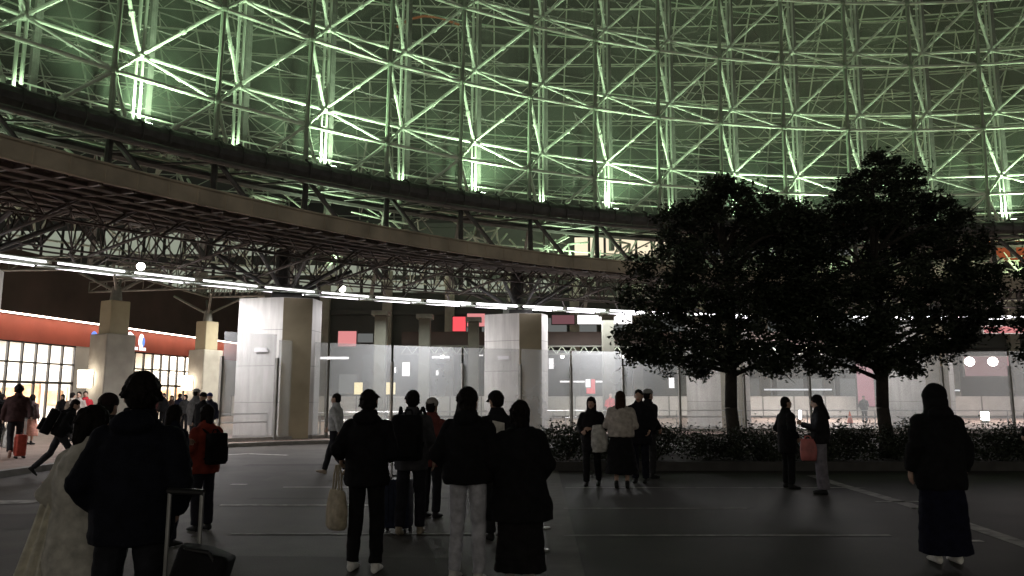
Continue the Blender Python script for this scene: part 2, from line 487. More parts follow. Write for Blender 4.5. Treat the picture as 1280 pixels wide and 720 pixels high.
# glazed skin behind the lattice
gl = MB()
N = (I1 - I0) * 2
for j in range(12):
    za, zb = 12.6 + j * 1.95, 12.6 + (j + 1) * 1.95 - 0.03
    for i in range(N):
        a = A0 + (I0 + i * 0.5) * DA + 0.047; a2 = a + DA * 0.5 - 0.0006
        gl.add([arc(a, RB + 1.3, za), arc(a2, RB + 1.3, za), arc(a2, RB + 1.3, zb), arc(a, RB + 1.3, zb)], [(0, 1, 2, 3)])
gl.build('glass_skin', M['dome_glass'], dome)
for j in range(13):
    z = 12.6 + j * 1.95
    MB().path([arc(A0 + (I0 + i * .5) * DA, RB + 1.42, z) for i in range(N + 1)], 0.035, 5).build('transom', M['steel_mid'], dome)
# base ring beam with its V struts
bb = MB()
AA = [A0 + (I0 + i * 0.5) * DA for i in range(N + 1)]
bb.path([arc(a, RF - .1, 12.35) for a in AA], 0.52, 12)
bb.build('base_ring_beam', M['steel_dark'], dome)
fl = MB()
fl.path([arc(a, RF + .45, 12.96) for a in AA], .05, 6)
for i in range(N * 2):
    a = A0 + (I0 + i * .25) * DA
    t = Vector((math.cos(a), -math.sin(a), 0))
    fl.tube(arc(a, RF - .1, 12.35) - t * .05, arc(a, RF - .1, 12.35) + t * .05, .60, 12)
    fl.box(arc(a, RF + .3, 12.96), (.16, .9, .10), -a)
fl.build('beam_flange', M['steel_dark'], dome)
bb = MB()
bb.path([arc(a, RF + .9, 11.55) for a in AA], 0.20, 8)
bb.path([arc(a, RF - .8, 11.75) for a in AA], 0.13, 8)
for i in range(N):
    bb.tube(arc(AA[i], RF + .9, 11.55), arc(AA[i + 1], RF - .8, 11.75), 0.06, 5)
bb.build('beam_lower_chord', M['steel_dark'], dome)
# maintenance gangway behind the beam
gw = MB()
for z, r_ in ((12.75, .05), (13.35, .03), (13.95, .04)):
    gw.path([arc(a, RB + .75, z) for a in AA], r_, 6)
for a in AA: gw.tube(arc(a, RB + .75, 12.6), arc(a, RB + .75, 13.95), .03, 5)
gw.build('gangway_rail', M['steel'], dome)
st = []
for i in range(I0, I1):
    a = A0 + i * DA
    mb = MB()
    mb.tube(arc(a, RF - .1, 12.1), arc(a - DA * .12, RF - 1.2, 7.4), 0.14, 8)
    mb.build('vee_strut', M['steel_dark'], dome)
    mb = MB()
    mb.tube(arc(a, RF - .1, 12.1), arc(a + DA * .80, RF - 1.5, 7.4), 0.12, 8)
    mb.build('vee_strut', M['steel_dark'], dome)
    mb = MB()
    mb.tube(arc(a + DA * .1, RF + .9, 11.5), arc(a + DA * .2, RF + 3.4, 7.0), 0.11, 8)
    mb.build('rear_strut', M['steel_mid'], dome)
ww = MB()
for i in range(I0, I1):
    for q in range(3):
        a = A0 + (i + q / 3) * DA; a2 = a + DA / 3
        p1, p2, p3 = arc(a, RF + 3.4, 10.9), arc(a2, RF + 3.4, 10.9), arc((a + a2) / 2, RF + 4.6, 8.3)
        p4 = arc((a + a2) / 2 + DA / 3, RF + 4.6, 8.3)
        ww.tube(p1, p2, .05, 5); ww.tube(p1, p3, .04, 5); ww.tube(p2, p3, .04, 5); ww.tube(p3, p4, .05, 5)
rq = random.Random(8)
for i in range(I0 * 2, I1 * 2):
    a = A0 + i * DA / 2 + rq.uniform(-.01, .01)
    h = arc(a, RF + rq.uniform(2.2, 5.0), rq.uniform(9.8, 12.0))
    for h in (h, arc(a + DA * .25, RF + rq.uniform(1.6, 4.0), rq.uniform(9.0, 11.6))):
        for q in range(8):
            ww.tube(h, h + Vector((rq.uniform(-1.9, 1.9), rq.uniform(-.8, 2.0), rq.uniform(-1.8, 1.8))), rq.choice((.04, .055, .07)), 5)
ww.build('low_ring_truss', M['steel'], dome)

# far inner space frame of the dome, seen through the glass
fr = thing('inner_space_frame', 'dim web of thin tubes filling the dome behind the green lattice', 'space frame')
def shell(x, t, s_):
    """x along the hall, t up the vault, s_ depth of the layer"""
    return Vector((x, 62 + (30 - s_) * math.cos(t) - 0.0022 * (x - 8) ** 2, 8 + (44 - s_) * math.sin(t)))
NU, NV = 46, 24
XS = lambda i: -82 + i * 4.0
TS = lambda j: R(2 + j * 3.3)
web = MB()
for j in range(NV):
    for s_, dx, dt in ((0, 0, 0), (2.2, 2.0, R(1.65))):
        mb = MB()
        mb.path([shell(XS(i) + dx, TS(j) + dt, s_) for i in range(NU)], 0.062, 5)
        mb.build('frame_ring', M['steel'], fr)
for i in range(NU):
    MB().path([shell(XS(i), TS(j), 0) for j in range(NV)], 0.085, 5).build('frame_meridian', M['steel'], fr)
    for j in range(NV - 1):
        c = shell(XS(i) + 2, TS(j) + R(1.65), 2.2)
        for e in (shell(XS(i), TS(j), 0), shell(XS(i + 1), TS(j), 0), shell(XS(i), TS(j + 1), 0), shell(XS(i + 1), TS(j + 1), 0)):
            if random.random() < .72: web.tube(c, e, 0.05, 4, caps=False)
o = web.build('frame_webbing', M['steel'], fr); o['kind'] = 'stuff'
# nearer web between the facade and the vault
pl = MB()
for j in range(7):
    z = 15.5 + j * 3.9
    pl.path([arc(A0 + (I0 + i) * DA, RB + 6.5 - .12 * j, z + .5 * math.sin(i * .7)) for i in range(0, I1 - I0 + 1)], 0.05, 5)
pl.build('glazing_purlin', M['post_steel'], fr)
pl = MB()
rq = random.Random(21)
for i in range(I0 * 2, I1 * 2):
    for j in range(8):
        a = A0 + i * DA / 2
        z = 14.0 + j * 3.9 + rq.uniform(-.5, .5)
        h = arc(a, RB + 6.4, z)
        for q in range(3):
            pl.tube(h, h + Vector((rq.uniform(-2.4, 2.4), rq.uniform(.5, 3.5), rq.uniform(-2.2, 2.6))), 0.042, 4, caps=False)
pl.build('frame_strut', M['steel_mid'], fr)
cl = MB()
for j in range(NV - 1):
    for i in range(NU - 1):
        cl.add([shell(XS(i + a), TS(j + b), -1.0) for a, b in ((0, 0), (1, 0), (1, 1), (0, 1))], [(0, 1, 2, 3)])
cl.build('vault_cladding', M['dark_clad'], fr)

def lamp(name, kind, loc, energy, col, target=None, size=0.3, spot=None, parent=None, blend=0.6):
    l = bpy.data.lights.new(name, kind)
    l.energy = energy
    l.color = col
    if kind == 'AREA':
        l.shape = 'RECTANGLE'
        l.size, l.size_y = size if isinstance(size, tuple) else (size, size)
    elif kind in ('SPOT', 'POINT'):
        l.shadow_soft_size = size
    if kind == 'SPOT':
        l.spot_size = spot or R(90); l.spot_blend = blend
    o = bpy.data.objects.new(name, l)
    COL.objects.link(o)
    o.location = loc
    if target is not None:
        o.rotation_euler = (Vector(target) - Vector(loc)).to_track_quat('-Z', 'Y').to_euler()
    if parent is not None:
        o.parent = parent
    return o

GREEN = (0.71, 1.0, 0.63)
lit = {-10: 1400, -8: 4400, -6: 5200, -4: 4200, -2: 4000, 0: 2500, 1: 2300, 2: 600, 4: 3800, 6: 2200, -9: 200, -7: 200, -5: 200, -3: 250, -1: 350, 3: 350, 5: 200}
place_words = {-10: 'beyond the left edge', -8: 'leftmost one in view', -6: 'by the second bright post', -4: 'above the middle of the canopy', -2: 'left of the first tree', 0: 'above the first tree', 1: 'between the two trees', 4: 'right of the second tree', 6: 'beyond the right edge'}
for i, e in lit.items():
    a = A0 + i * DA + 0.028
    if e >= 700:
        t = thing('floodlight', 'small green floodlight on the ring beam, ' + place_words[i], 'floodlight', arc(a + .006, RB - .55, 12.95), -a, 'floodlights on the ring beam')
        MB().box((0, 0, 0.14), (0.34, 0.26, 0.24)).build('housing', M['steel_mid'], t, bevel=.02)
        MB().box((0, 0, 0.268), (0.28, 0.20, 0.012)).build('lens', M['flood_lens'], t)
        MB().box((-.19, 0, 0.08), (0.03, 0.06, 0.2)).box((.19, 0, 0.08), (0.03, 0.06, 0.2)).box((0, 0, -.03), (0.41, 0.06, 0.02)).build('bracket', M['steel_dark'], t)
        lamp('flood_lamp', 'SPOT', (0, 0, 0.30), e, GREEN, target=(0, 0.25, 4), size=0.12, spot=R(150), parent=t, blend=.8)
    else:
        lamp('flood_lamp', 'SPOT', arc(a, RB - .3, 13.1), e, GREEN, target=arc(a, RB + .2, 17), size=0.2, spot=R(150), blend=.8).parent = dome
# upward wash inside the dome: the lamps that make the whole lattice glow
for (i, rr, z, e, c) in [(-9, RF + 2.2, 8.4, 1500, GREEN), (-5.5, RF + 2.2, 8.4, 1700, GREEN), (-2, RF + 2.2, 8.4, 1700, GREEN), (1.5, RF + 2.2, 8.4, 1700, GREEN), (5, RF + 2.2, 8.4, 1500, (0.80, 1.0, 0.55))]:
    a = A0 + i * DA
    lamp('ring_wash_lamp', 'SPOT', arc(a, rr, z), e, c, target=arc(a, RB + 1, 22), size=.5, spot=R(140), blend=.8).parent = dome
for (x, y, z, e, c) in [(-16, 52, 10, 2600, (.74, 1, .62)), (0, 66, 10, 2400, (.78, 1, .62)), (16, 66, 10, 3400, (.72, 1, .58)), (34, 64, 10, 4000, (.84, 1, .48)), (10, 90, 12, 4200, (.74, 1, .60))]:
    lamp('dome_hall_lamp', 'SPOT', (x, y, z), e, c, target=(x + 1, y + 4, 40), size=1.0, spot=R(165), blend=.5).parent = fr

MB().path([at_y(496, 34, 72), at_y(512, 24, 72), at_y(530, 20, 72), at_y(550, 22, 72), at_y(574, 31, 72)], .12, 7).build('orange_lit_beam', em('orange_beam_glow', (1.0, .40, .16), .13), fr)  # warm lamp light on the beam, put in as emission
# ------------------------------------------------------------------ bus canopy
can = thing('bus_canopy', 'long dark curved canopy on steel trusses sweeping across the plaza', 'canopy')
A_L, A_R = -1.30, 0.42
NA = 86
AS = [A_L + (A_R - A_L) * i / NA for i in range(NA + 1)]
def eave(a):
    t = min(1, max(0, (a + .62) / .5))
    return (41.5 - 1.2 * t) - RLs(a)
ZE = 7.0
sh = MB()
rows = []
for a in AS:
    e = eave(a)
    rows.append([cp(a, e, ZE), cp(a, e * .5, ZE + .25), cp(a, 0.9, ZE + .55), cp(a, 0.9, ZE + .63), cp(a, e * .5, ZE + .33), cp(a, e + .02, ZE + .08)])
for c in range(6):
    sh.strip([r[c] for r in rows], [r[(c + 1) % 6] for r in rows])
sh.build('roof_sheet', M['canopy_under'], can)
fa = MB()
for c in ((0, 1), (1, 2), (2, 3), (3, 0)):
    pr = lambda a, q: cp(a, eave(a) - (.10 if q in (0, 3) else .02), ZE - .30 if q in (0, 1) else ZE + .16)
    fa.strip([pr(a, c[0]) for a in AS], [pr(a, c[1]) for a in AS])
fa.build('eave_fascia', M['canopy_edge'], can)
sm_ = MB()
sm_.path([cp(a, eave(a) - .125, ZE + .17) for a in AS], .035, 6)
sm_.path([cp(a, eave(a) - .125, ZE - .29) for a in AS], .03, 6)
for a in AS: sm_.box(cp(a, eave(a) - .115, ZE - .07), (.035, .03, .48), -a)
sm_.build('fascia_batten', M['canopy_edge'], can)
for a in AS[::1]:
    e = eave(a)
    rb = MB()
    t = Vector((math.cos(a), -math.sin(a), 0)) * .05
    p = [cp(a, e + .05, ZE - .34), cp(a, e + .05, ZE - .03), cp(a, e * .5, ZE + .23), cp(a, .8, ZE + .52), cp(a, .8, ZE + .34), cp(a, e * .5, ZE + .02), cp(a, e + 1.2, ZE - .24)]
    rb.add([x - t for x in p] + [x + t for x in p], [tuple(range(7)), tuple(range(13, 6, -1))] + [(i, i + 7, (i + 1) % 7 + 7, (i + 1) % 7) for i in range(7)])
    rb.build('rib', M['canopy_steel'], can)
# ring purlins
for q, w in ((0.10, .09), (0.24, .07), (0.40, .07), (0.56, .07), (0.72, .07), (0.88, .07)):
    mb = MB()
    mb.path([cp(a, eave(a) * (1 - q), ZE - .30 + q * .50) for a in AS], w, 6)
    mb.build('ring_purlin', M['canopy_under'], can)
# lattice ring trusses
def ring_truss(dr_f, dr_b, zt, zb, step, r, name, m):
    mb = MB()
    L = (A_R - A_L) * 45
    n_ = int(L / step)
    aa = [A_L + (A_R - A_L) * i / n_ for i in range(n_ + 1)]
    for i in range(n_):
        a, b = aa[i], aa[i + 1]
        h = (a + b) / 2
        t1, t2 = cp(a, dr_f(a), zt), cp(b, dr_f(b), zt)
        s1, s2 = cp(a, dr_b(a), zt), cp(b, dr_b(b), zt)
        u = cp(h, (dr_f(h) + dr_b(h)) / 2, zb)
        u2 = cp(h + (b - a), (dr_f(h) + dr_b(h)) / 2, zb)
        mb.tube(t1, t2, r * 1.3, 5); mb.tube(s1, s2, r * 1.3, 5); mb.tube(u, u2, r * 1.3, 5)
        for p in (t1, t2, s1, s2): mb.tube(p, u, r, 4, caps=False)
        mb.tube(t1, s1, r, 4, caps=False); mb.tube(t1, s2, r * .8, 4, caps=False)
    return mb.build(name, m, can)
ring_truss(lambda a: -1.3, lambda a: .2, ZE + .05, ZE - .95, 0.8, .027, 'ring_truss', M['canopy_steel'])
ring_truss(lambda a: .9, lambda a: 2.1, ZE + .45, ZE - .75, 1.0, .027, 'ring_truss', M['canopy_steel'])
ring_truss(lambda a: eave(a) * .60, lambda a: eave(a) * .44, ZE - .05, ZE - .65, 1.6, .030, 'ring_truss', M['canopy_steel'])
# radial struts that hang the lighting rack
for a in AS[::3]:
    mb = MB()
    mb.tube(cp(a, -1.0, 5.55), cp(a + .012, -.55, ZE - 1.05), .035, 5)
    mb.tube(cp(a, .0, 5.55), cp(a - .012, -.55, ZE - 1.05), .035, 5)
    mb.tube(cp(a, -.55, ZE - 1.05), cp(a, eave(a) * .5, ZE - .85), .05, 6)
    mb.tube(cp(a, eave(a) * .5, ZE - .85), cp(a, eave(a) * .79, ZE - .75), .05, 6)
    mb.build('radial_strut', M['canopy_steel'], can)
# lighting rack: two rows of bare tubes with zigzag bracing
rk = MB()
NT = 36
TA = [A_L + (A_R - A_L) * i / NT for i in range(NT + 1)]
for dr in (-1.0, 0.0):
    rk.path([cp(a, dr, 5.58) for a in TA], .025, 5)
for i in range(NT):
    rk.tube(cp(TA[i], 0, 5.50), cp(TA[i + 1], -1.0, 5.50), .03, 5)
    rk.tube(cp(TA[i], -1.0, 5.57), cp(TA[i], 0, 5.57), .025, 5)
rk.build('lighting_rack', M['steel'], can)
for i in range(NT):
    for dr in (-1.0, 0.0):
        mb = MB()
        d = (TA[i + 1] - TA[i])
        mb.tube(cp(TA[i] + d * (.07 if dr else .02), dr, 5.52), cp(TA[i] + d * (.93 if dr else .98), dr, 5.52), .021 if dr == 0 else (.026 if TA[i] < -.70 else .040), 6)
        mb.build('light_tube', M['led'] if TA[i] < -.70 else M['led_strong'], can)
COLS = [(-15.8, 21.1), (-8.65, 28.6), (.2, 33.9), (10.0, 37.6), (20.4, 38.6)]
for i in range(1, NT):
    p = cp(TA[i], 1.1 if -.76 < TA[i] < -.5 else .3, 5.44)
    if i % 2 == 0 or min(math.hypot(p.x - a, p.y - b) for a, b in COLS) < 2.6: continue
    l = lamp('tube_lamp', 'AREA', p, (600 if TA[i] < -.45 else 230), (.99, .95, .97), target=p - Vector((0, 0, 1)), size=(2.4, .5)); l.parent = can
# columns
def column(px, py, rz, s, label):
    t = thing('canopy_column', label, 'column', (px, py, SW), rz, 'columns under the canopy')
    poly = [(-1.42, 1.3), (-1.5, .25), (-1.28, .12), (.10, -.62), (1.14, -.52), (1.5, .35), (1.42, 1.3), (.3, 1.7), (-.6, 1.7)]
    poly = [(x * s, y * s) for x, y in poly]
    H = 5.15
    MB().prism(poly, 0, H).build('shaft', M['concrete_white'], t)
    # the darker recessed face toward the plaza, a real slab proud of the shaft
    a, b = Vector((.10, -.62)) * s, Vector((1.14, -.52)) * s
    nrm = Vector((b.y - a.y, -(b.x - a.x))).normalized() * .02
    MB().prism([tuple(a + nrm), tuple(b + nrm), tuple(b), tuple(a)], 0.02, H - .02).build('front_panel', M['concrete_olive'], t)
    base = [(x * 1.02, y * 1.02) for x, y in poly]
    MB().prism(base, -.02, .14).build('plinth', M['kerb'], t)
    q_ = Vector((-.62, -.285)) * s; e_ = (Vector((.10, -.62)) - Vector((-1.28, .12))).normalized()
    MB().box((q_.x - e_.y * -.02, q_.y - .02, 3.22), (.52, .03, .16), math.atan2(e_.y, e_.x)).build('notice_plate', M['white_paint'], t)
    hd = MB()
    hd.prism([(-.62 * s, .75 * s), (-.35 * s, -.1 * s), (.75 * s, -.1 * s), (.75 * s, 1.1 * s)], H, H + .55)
    for dx, dy in ((-2.2, -2.4), (-.7, -3.0), (.9, -3.0), (2.4, -2.2), (-2.6, .3), (2.6, .3), (-1.5, 1.6), (1.6, 1.6)):
        hd.tube((.15 * s + dx * .12, .4 * s + dy * .1, H + .2), (dx, dy + .4, ZE - SW - .45), .075, 7)
    hd.tube((0, .4, H), (0, .4, ZE - SW + .2), .28, 10)
    hd.build('column_head', M['steel_dark'], t)
    return t
column(-15.8, 21.1, R(46), 1.0, 'white faceted column at the far left edge, cut off by the frame')
column(-8.65, 28.6, R(15.5), 1.0, 'nearest white faceted column with an unlit olive front')
column(0.2, 33.9, R(2), .94, 'white faceted column with olive front in the middle of the glass screen')
column(10.0, 37.6, R(-13), 1.0, 'white faceted column right behind the trunk of the left tree')
column(20.4, 38.6, R(-20), 1.0, 'white faceted column behind the glass, right of the right tree trunk')
# round lamps hanging under the canopy
for px, py, lb in ((176, 333, 'round white lamp under the canopy left of the nearest column'), (428, 361, 'round white lamp under the canopy right of the nearest column')):
    p = at_z(px, py, 5.95)
    t = thing('pendant_lamp', lb, 'lamp', p, 0, 'round lamps under the canopy')
    MB().ball((0, 0, 0), .13, 14, 10).build('globe', M['lamp'], t, smooth=True)
    MB().tube((0, 0, .12), (0, 0, .55), .02, 6).tube((0, 0, .10), (0, 0, .17), .09, 10).build('stem', M['steel_dark'], t)

# ------------------------------------------------------------------ glass wind screen and handrail
GLN = [(-9.95, 26.45), (-8.45, 27.75), (-6.95, 29.2), (-4.75, 30.6), (-2.05, 32.0), (.35, 32.85), (2.6, 34.1), (5.0, 34.9), (7.6, 35.2), (10.6, 35.4), (13.6, 35.4), (16.6, 35.2), (19.4, 34.9), (22.2, 34.5), (25.0, 34.0), (28.0, 33.5)]
for i in range(len(GLN) - 1):
    (x0, y0), (x1, y1) = GLN[i], GLN[i + 1]
    a, b = Vector((x0, y0)), Vector((x1, y1))
    d = (b - a).normalized(); nrm = Vector((d.y, -d.x))
    hgt = 3.75 if i == 0 else 3.55
    where = ['left of the nearest column', 'in front of the nearest column', 'just right of the nearest column', 'behind the walking man', 'behind the backpacker', 'in front of the middle column', 'just right of the middle column', 'left of the left tree', 'behind the low leaves of the left tree', 'behind the left tree trunk', 'between the two tree trunks', 'in front of the lit pink shop', 'right of the right tree trunk', 'behind the hooded person on the right', 'with the pink panel behind it', 'at the right edge'][i]
    t = thing('glass_screen_panel', 'milky clear glass wind screen panel ' + where, 'glass screen', (0, 0, 0), 0, 'glass screen panels along the pavement')
    p, q = a + d * .05, b - d * .05
    th = nrm * .01
    MB().prism([tuple(p - th), tuple(p + th), tuple(q + th), tuple(q - th)], SW + .12, SW + hgt).build('pane', M['screen_glass'], t)
    po = MB().box((a.x, a.y, SW + 1.45), (.07, .20, 2.9), math.atan2(d.y, d.x)).box((a.x, a.y, SW + .01), (.2, .3, .02), math.atan2(d.y, d.x))
    po.build('post', M['steel_mid'], t)
    MB().prism([tuple(p - nrm * .05), tuple(p + nrm * .05), tuple(q + nrm * .05), tuple(q - nrm * .05)], SW, SW + .115).build('bottom_rail', M['alu'], t)
hr = thing('handrail', 'double steel handrail running along the foot of the glass screen', 'handrail')
hp = offset_line(GLN, -.55)
for z in (.62, .92):
    MB().path([(x, y, SW + z) for x, y in hp], .024, 7).build('rail', M['alu'], hr)
for x, y in hp:
    MB().tube((x, y, SW), (x, y, SW + .92), .025, 7).build('baluster', M['alu'], hr)

# ------------------------------------------------------------------ shop building on the left
sb = thing('shop_building', 'shop row at far left with glowing windows under a red fascia', 'shop building')
FP0, FP1 = Vector((-29.5, 30.0)), Vector((-23.6, 66.0))
fd = (FP1 - FP0).normalized(); fn = Vector((fd.y, -fd.x))          # outward, to the plaza
FLEN = (FP1 - FP0).length
def fpt(s, o, z): 
    p = FP0 + fd * s + fn * o
    return Vector((p.x, p.y, z))
def slab(mb, s0, s1, o0, o1, z0, z1):
    mb.prism([tuple((FP0 + fd * s + fn * o)) for s, o in ((s0, o0), (s0, o1), (s1, o1), (s1, o0))], z0, z1)
    return mb
zf0, zf1 = 4.75, 6.15
slab(MB(), 0, FLEN, -.25, .10, zf0, zf1).build('fascia', M['red_wall'], sb)
slab(MB(), 0, FLEN, -.5, .85, zf1 + .06, 9.6).build('upper_wall', M['dark_wall'], sb)
slab(MB(), 0, FLEN, .62, .74, zf1 - .01, zf1 + .05).build('cove_light', em('cove_led', (1.0, .82, .66), 14), sb)
slab(MB(), 0, FLEN, -9, -.5, 5.6, 5.75).build('ceiling', M['pale_wall'], sb)
slab(MB(), 0, FLEN, -9.2, -9, 0, 5.6).build('back_wall', M['pale_wall'], sb)
slab(MB(), 0, FLEN, -9, -.2, SW, SW + .01).build('shop_floor', M['floor_in'], sb)
win = [(1.0, 17.3), (22.0, 34.0)]
for s0, s1 in ((0, 1.0), (17.3, 22.0), (34.0, FLEN)): slab(MB(), s0, s1, -.25, .06, SW, zf0).build('wall', M['pale_wall'], sb)
for s0 in (19.5, 36.0): slab(MB(), s0, s0 + .2, -9, -.25, SW, 5.6).build('partition', M['pale_wall'], sb)
mb = MB()
for s0 in (19.3, 35.8):
    for q in range(5): slab(mb, s0, s0 + .15, -8.4 + q * 1.6, -7.2 + q * 1.6, 1.0 + .2 * (q % 2), 2.1 + .2 * (q % 3))
mb.build('wall_display', mat('shop_display', (.55, .30, .16), .6, var=.7, scale=1.5), sb)
for s0, s1 in win:
    fm = MB()
    nb = int(round((s1 - s0) / 1.02))
    for q in range(nb + 1):
        s = s0 + (s1 - s0) * q / nb
        slab(fm, s - .05, s + .05, -.10, .04, SW, zf0)
    for z, h in ((2.42, .14), (3.55, .09), (zf0 - .09, .09)):
        slab(fm, s0, s1, -.09, .03, z, z + h)
    w = fm.build('window', M['frame'], sb)
    slab(MB(), s0, s1, -.04, -.03, SW, zf0).build('pane', M['shop_glass'], w)
for s, (c, e) in zip((4, 9, 14.5, 24, 29, 33), [((1, .96, .92), 1300), ((1, .96, .92), 1300), ((1, .95, .88), 1300), ((1, .90, .78), 1300), ((1, .90, .76), 1300), ((1, .90, .78), 1000)]):
    p = fpt(s, -4.5, 5.5)
    l = lamp('shop_ceiling_lamp', 'AREA', p, e * 1.6, c, target=p - Vector((0, 0, 3)), size=(4, 6))
    l.parent = sb
# shop fittings seen through the windows
sh_it = MB()
random.seed(3)
for s in range(2, 34, 2):
    slab(sh_it, s, s + 1.2, -7.5, -6.9, SW, 1.2 + random.random() * 1.2)
sh_it.build('shelf', mat('shop_shelf', (.45, .25, .14), .6, var=.6, scale=1.2), sb)
lt = MB()
for s in range(1, 34, 1):
    slab(lt, s, s + .6, -1.6, -1.4, 3.05, 3.40)
lt.build('light_band', em('shop_band', (1, .97, .95), 3.0), sb)
# emblem and small lettering on the fascia (too blurred in the photo to read)
p = fpt(23.4, .13, 5.5)
eb = MB()
for sgn, m_, r0 in ((0, 'sign_white', .42),):
    vs = [p + Vector((fd.x, fd.y, 0)) * (r0 * .75 * math.cos(t * .5236)) + Vector((0, 0, r0 * 1.2 * math.sin(t * .5236))) for t in range(12)]
    eb.add(vs, [tuple(range(12))])
eb.build('sign_emblem', M['sign_white'], sb)
p2 = fpt(23.6, .15, 5.45)
MB().add([p2 + Vector((fd.x, fd.y, 0)) * (.16 * math.cos(t * .5236)) + Vector((0, 0, .33 * math.sin(t * .5236))) for t in range(12)], [tuple(range(12))]).build('sign_emblem_mark', M['sign_blue'], sb)
p3 = fpt(22.2, .13, 5.65)
MB().add([p3 + Vector((fd.x, fd.y, 0)) * (.32 * math.cos(t * .5236) * (1 + .35 * math.sin(t * 2))) + Vector((0, 0, .4 * math.sin(t * .5236))) for t in range(12)], [tuple(range(12))]).build('sign_figure', M['sign_white'], sb)
tx = MB()
for q in range(7):
    s = 22.2 + q * .26
    slab(tx, s, s + (.19 if q != 3 else .08), .11, .125, 4.86, 5.06)
tx.build('sign_lettering', M['sign_white'], sb)
p4 = fpt(18.7, .13, 5.45)
MB().add([p4 + Vector((fd.x, fd.y, 0)) * (.30 * math.cos(t * .5236)) + Vector((0, 0, .34 * math.sin(t * .5236))) for t in range(12)], [tuple(range(12))]).build('sign_emblem', M['sign_blue'], sb)
# arcade pillars with wall lamps
def pillar(px, py, rz, w, z1, z2, label, lamp_label, lamp_side):
    t = thing('arcade_pillar', label, 'pillar', (px, py, SW), rz, 'pillars in front of the shops')
    MB().box((0, 0, z1 / 2), (w, w, z1)).build('lower_block', M['concrete'], t, bevel=.05)
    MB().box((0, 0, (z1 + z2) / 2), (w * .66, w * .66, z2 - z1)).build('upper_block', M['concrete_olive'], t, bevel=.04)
    h = MB().tube((0, 0, z2), (0, 0, z2 + .7), .28, 12, .20)
    for dx, dy in ((-1.6, -1.2), (1.6, -1.2), (-1.6, 1.2), (1.6, 1.2)):
        h.tube((dx * .1, dy * .1, z2 + .55), (dx, dy, z2 + 1.5), .07, 7)
    h.build('branch_head', M['steel_mid'], t)
    l = thing('wall_lamp', lamp_label, 'wall lamp', (px, py, SW), rz, 'lamps on the arcade pillars')
    lx = lamp_side * (w / 2 + .14)
    MB().tube((-w * .18, -w / 2 - .34, 1.95), (-w * .18, -w / 2 - .34, 2.75), .28, 14, .32).build('shade', M['wall_lamp'], l, smooth=False)
    MB().box((-w * .18, -w / 2 - .02, 2.35), (.3, .036, .7)).build('backplate', M['steel_mid'], l)
pillar(-18.9, 36.4, R(-32), 1.42, 4.45, 6.05, 'broad concrete pillar between the two lit shop windows', 'glowing wall lamp on the left side of the broad pillar', -1)
pillar(-18.2, 45.8, R(-28), 1.36, 4.3, 6.0, 'farther concrete pillar right of the second shop window', 'glowing wall lamp on the farther narrower pillar', -1)
# steel lattice joining the pillar heads to the canopy
lw = thing('arcade_truss', 'pale thin roof truss running from the pillar heads to the canopy', 'truss')
mb = MB()
for (p, q) in (((-18.9, 36.4, 7.3), (-12.5, 31.0, 6.4)), ((-18.2, 45.8, 7.6), (-11.5, 36.0, 6.4)), ((-18.9, 36.4, 7.6), (-18.2, 45.8, 7.6)), ((-18.9, 36.4, 8.1), (-18.2, 45.8, 8.1)), ((-25, 36, 7.6), (-12, 33, 7.2)), ((-25, 45, 7.8), (-11, 38, 7.2))):
    p, q = Vector(p), Vector(q)
    mb.tube(p, q, .06, 6); mb.tube(p + Vector((0, 0, .6)), q + Vector((0, 0, .6)), .05, 6)
    for k_ in range(10):
        a_, b_ = p.lerp(q, k_ / 10), p.lerp(q, (k_ + 1) / 10)
        mb.tube(a_, b_ + Vector((0, 0, .6)), .03, 4); mb.tube(a_ + Vector((0, 0, .6)), a_, .03, 4)
mb.build('truss_member', M['steel_mid'], lw)

# ------------------------------------------------------------------ station buildings beyond
stn = thing('station_building', 'dark station building beyond the glass with scattered lit windows', 'building')
YS = 74.0
wl = MB()
wl.box((4, YS + 8, 9.5), (142, 16, 19))
wl.build('wall', M['grey_wall'], stn)
bd = MB()
for z in (4.6, 6.6, 9.8, 13.2, 18.4): bd.box((20, YS - .16, z), (110, .3, .45))
bd.build('storey_band', M['grey_wall'], stn)
ps = MB()
for x in range(-30, 72, 6): ps.box((x, YS - .35, 7.0), (.9, .66, 13.6))
ps.build('pilaster', M['concrete'], stn)
def windows(x0, x1, z0, z1, nx, m):
    for q in range(nx):
        w = (x1 - x0) / nx
        fx = x0 + w * (q + .5)
        f = MB().box((fx, YS - .10, (z0 + z1) / 2), (w * .94, .10, z1 - z0)).build('window', M['frame'], stn)
        MB().box((fx, YS - .16, (z0 + z1) / 2), (w * .84, .03, (z1 - z0) * .88)).build('pane', m, f)
windows(6.0, 15.2, 15.3, 17.3, 6, M['win_warm'])
windows(16, 34, 15.3, 17.3, 8, M['win_dim'])
windows(-58, 4, 11.6, 14.6, 30, M['win_hall'])
windows(-58, -22, 15.2, 18.0, 18, M['win_hall'])
windows(-6, 40, 7.0, 9.4, 16, M['win_dim'])
windows(-16.6, -14.8, 2.2, 4.0, 2, M['win_white'])
windows(22, 40, 1.2, 3.6, 6, M['win_dim'])
def sign(px0, py0, px1, py1, y, m, name, label, depth=.18, cat='sign', group=None, frame=True):
    a, b = at_y(px0, py0, y), at_y(px1, py1, y)
    t = thing(name, label, cat, ((a.x + b.x) / 2, y, min(a.z, b.z)), 0, group)
    w, h = abs(b.x - a.x), abs(a.z - b.z)
    MB().box((0, depth / 2 + .02, h / 2), (w + .12, depth, h + .12)).build('housing', M['frame'], t)
    MB().box((0, 0, h / 2), (w, .03, h)).build('face', m, t)
    MB().box((0, depth + .5, h / 2), (.12, 1.0, .12)).build('bracket', M['frame'], t)
    return t
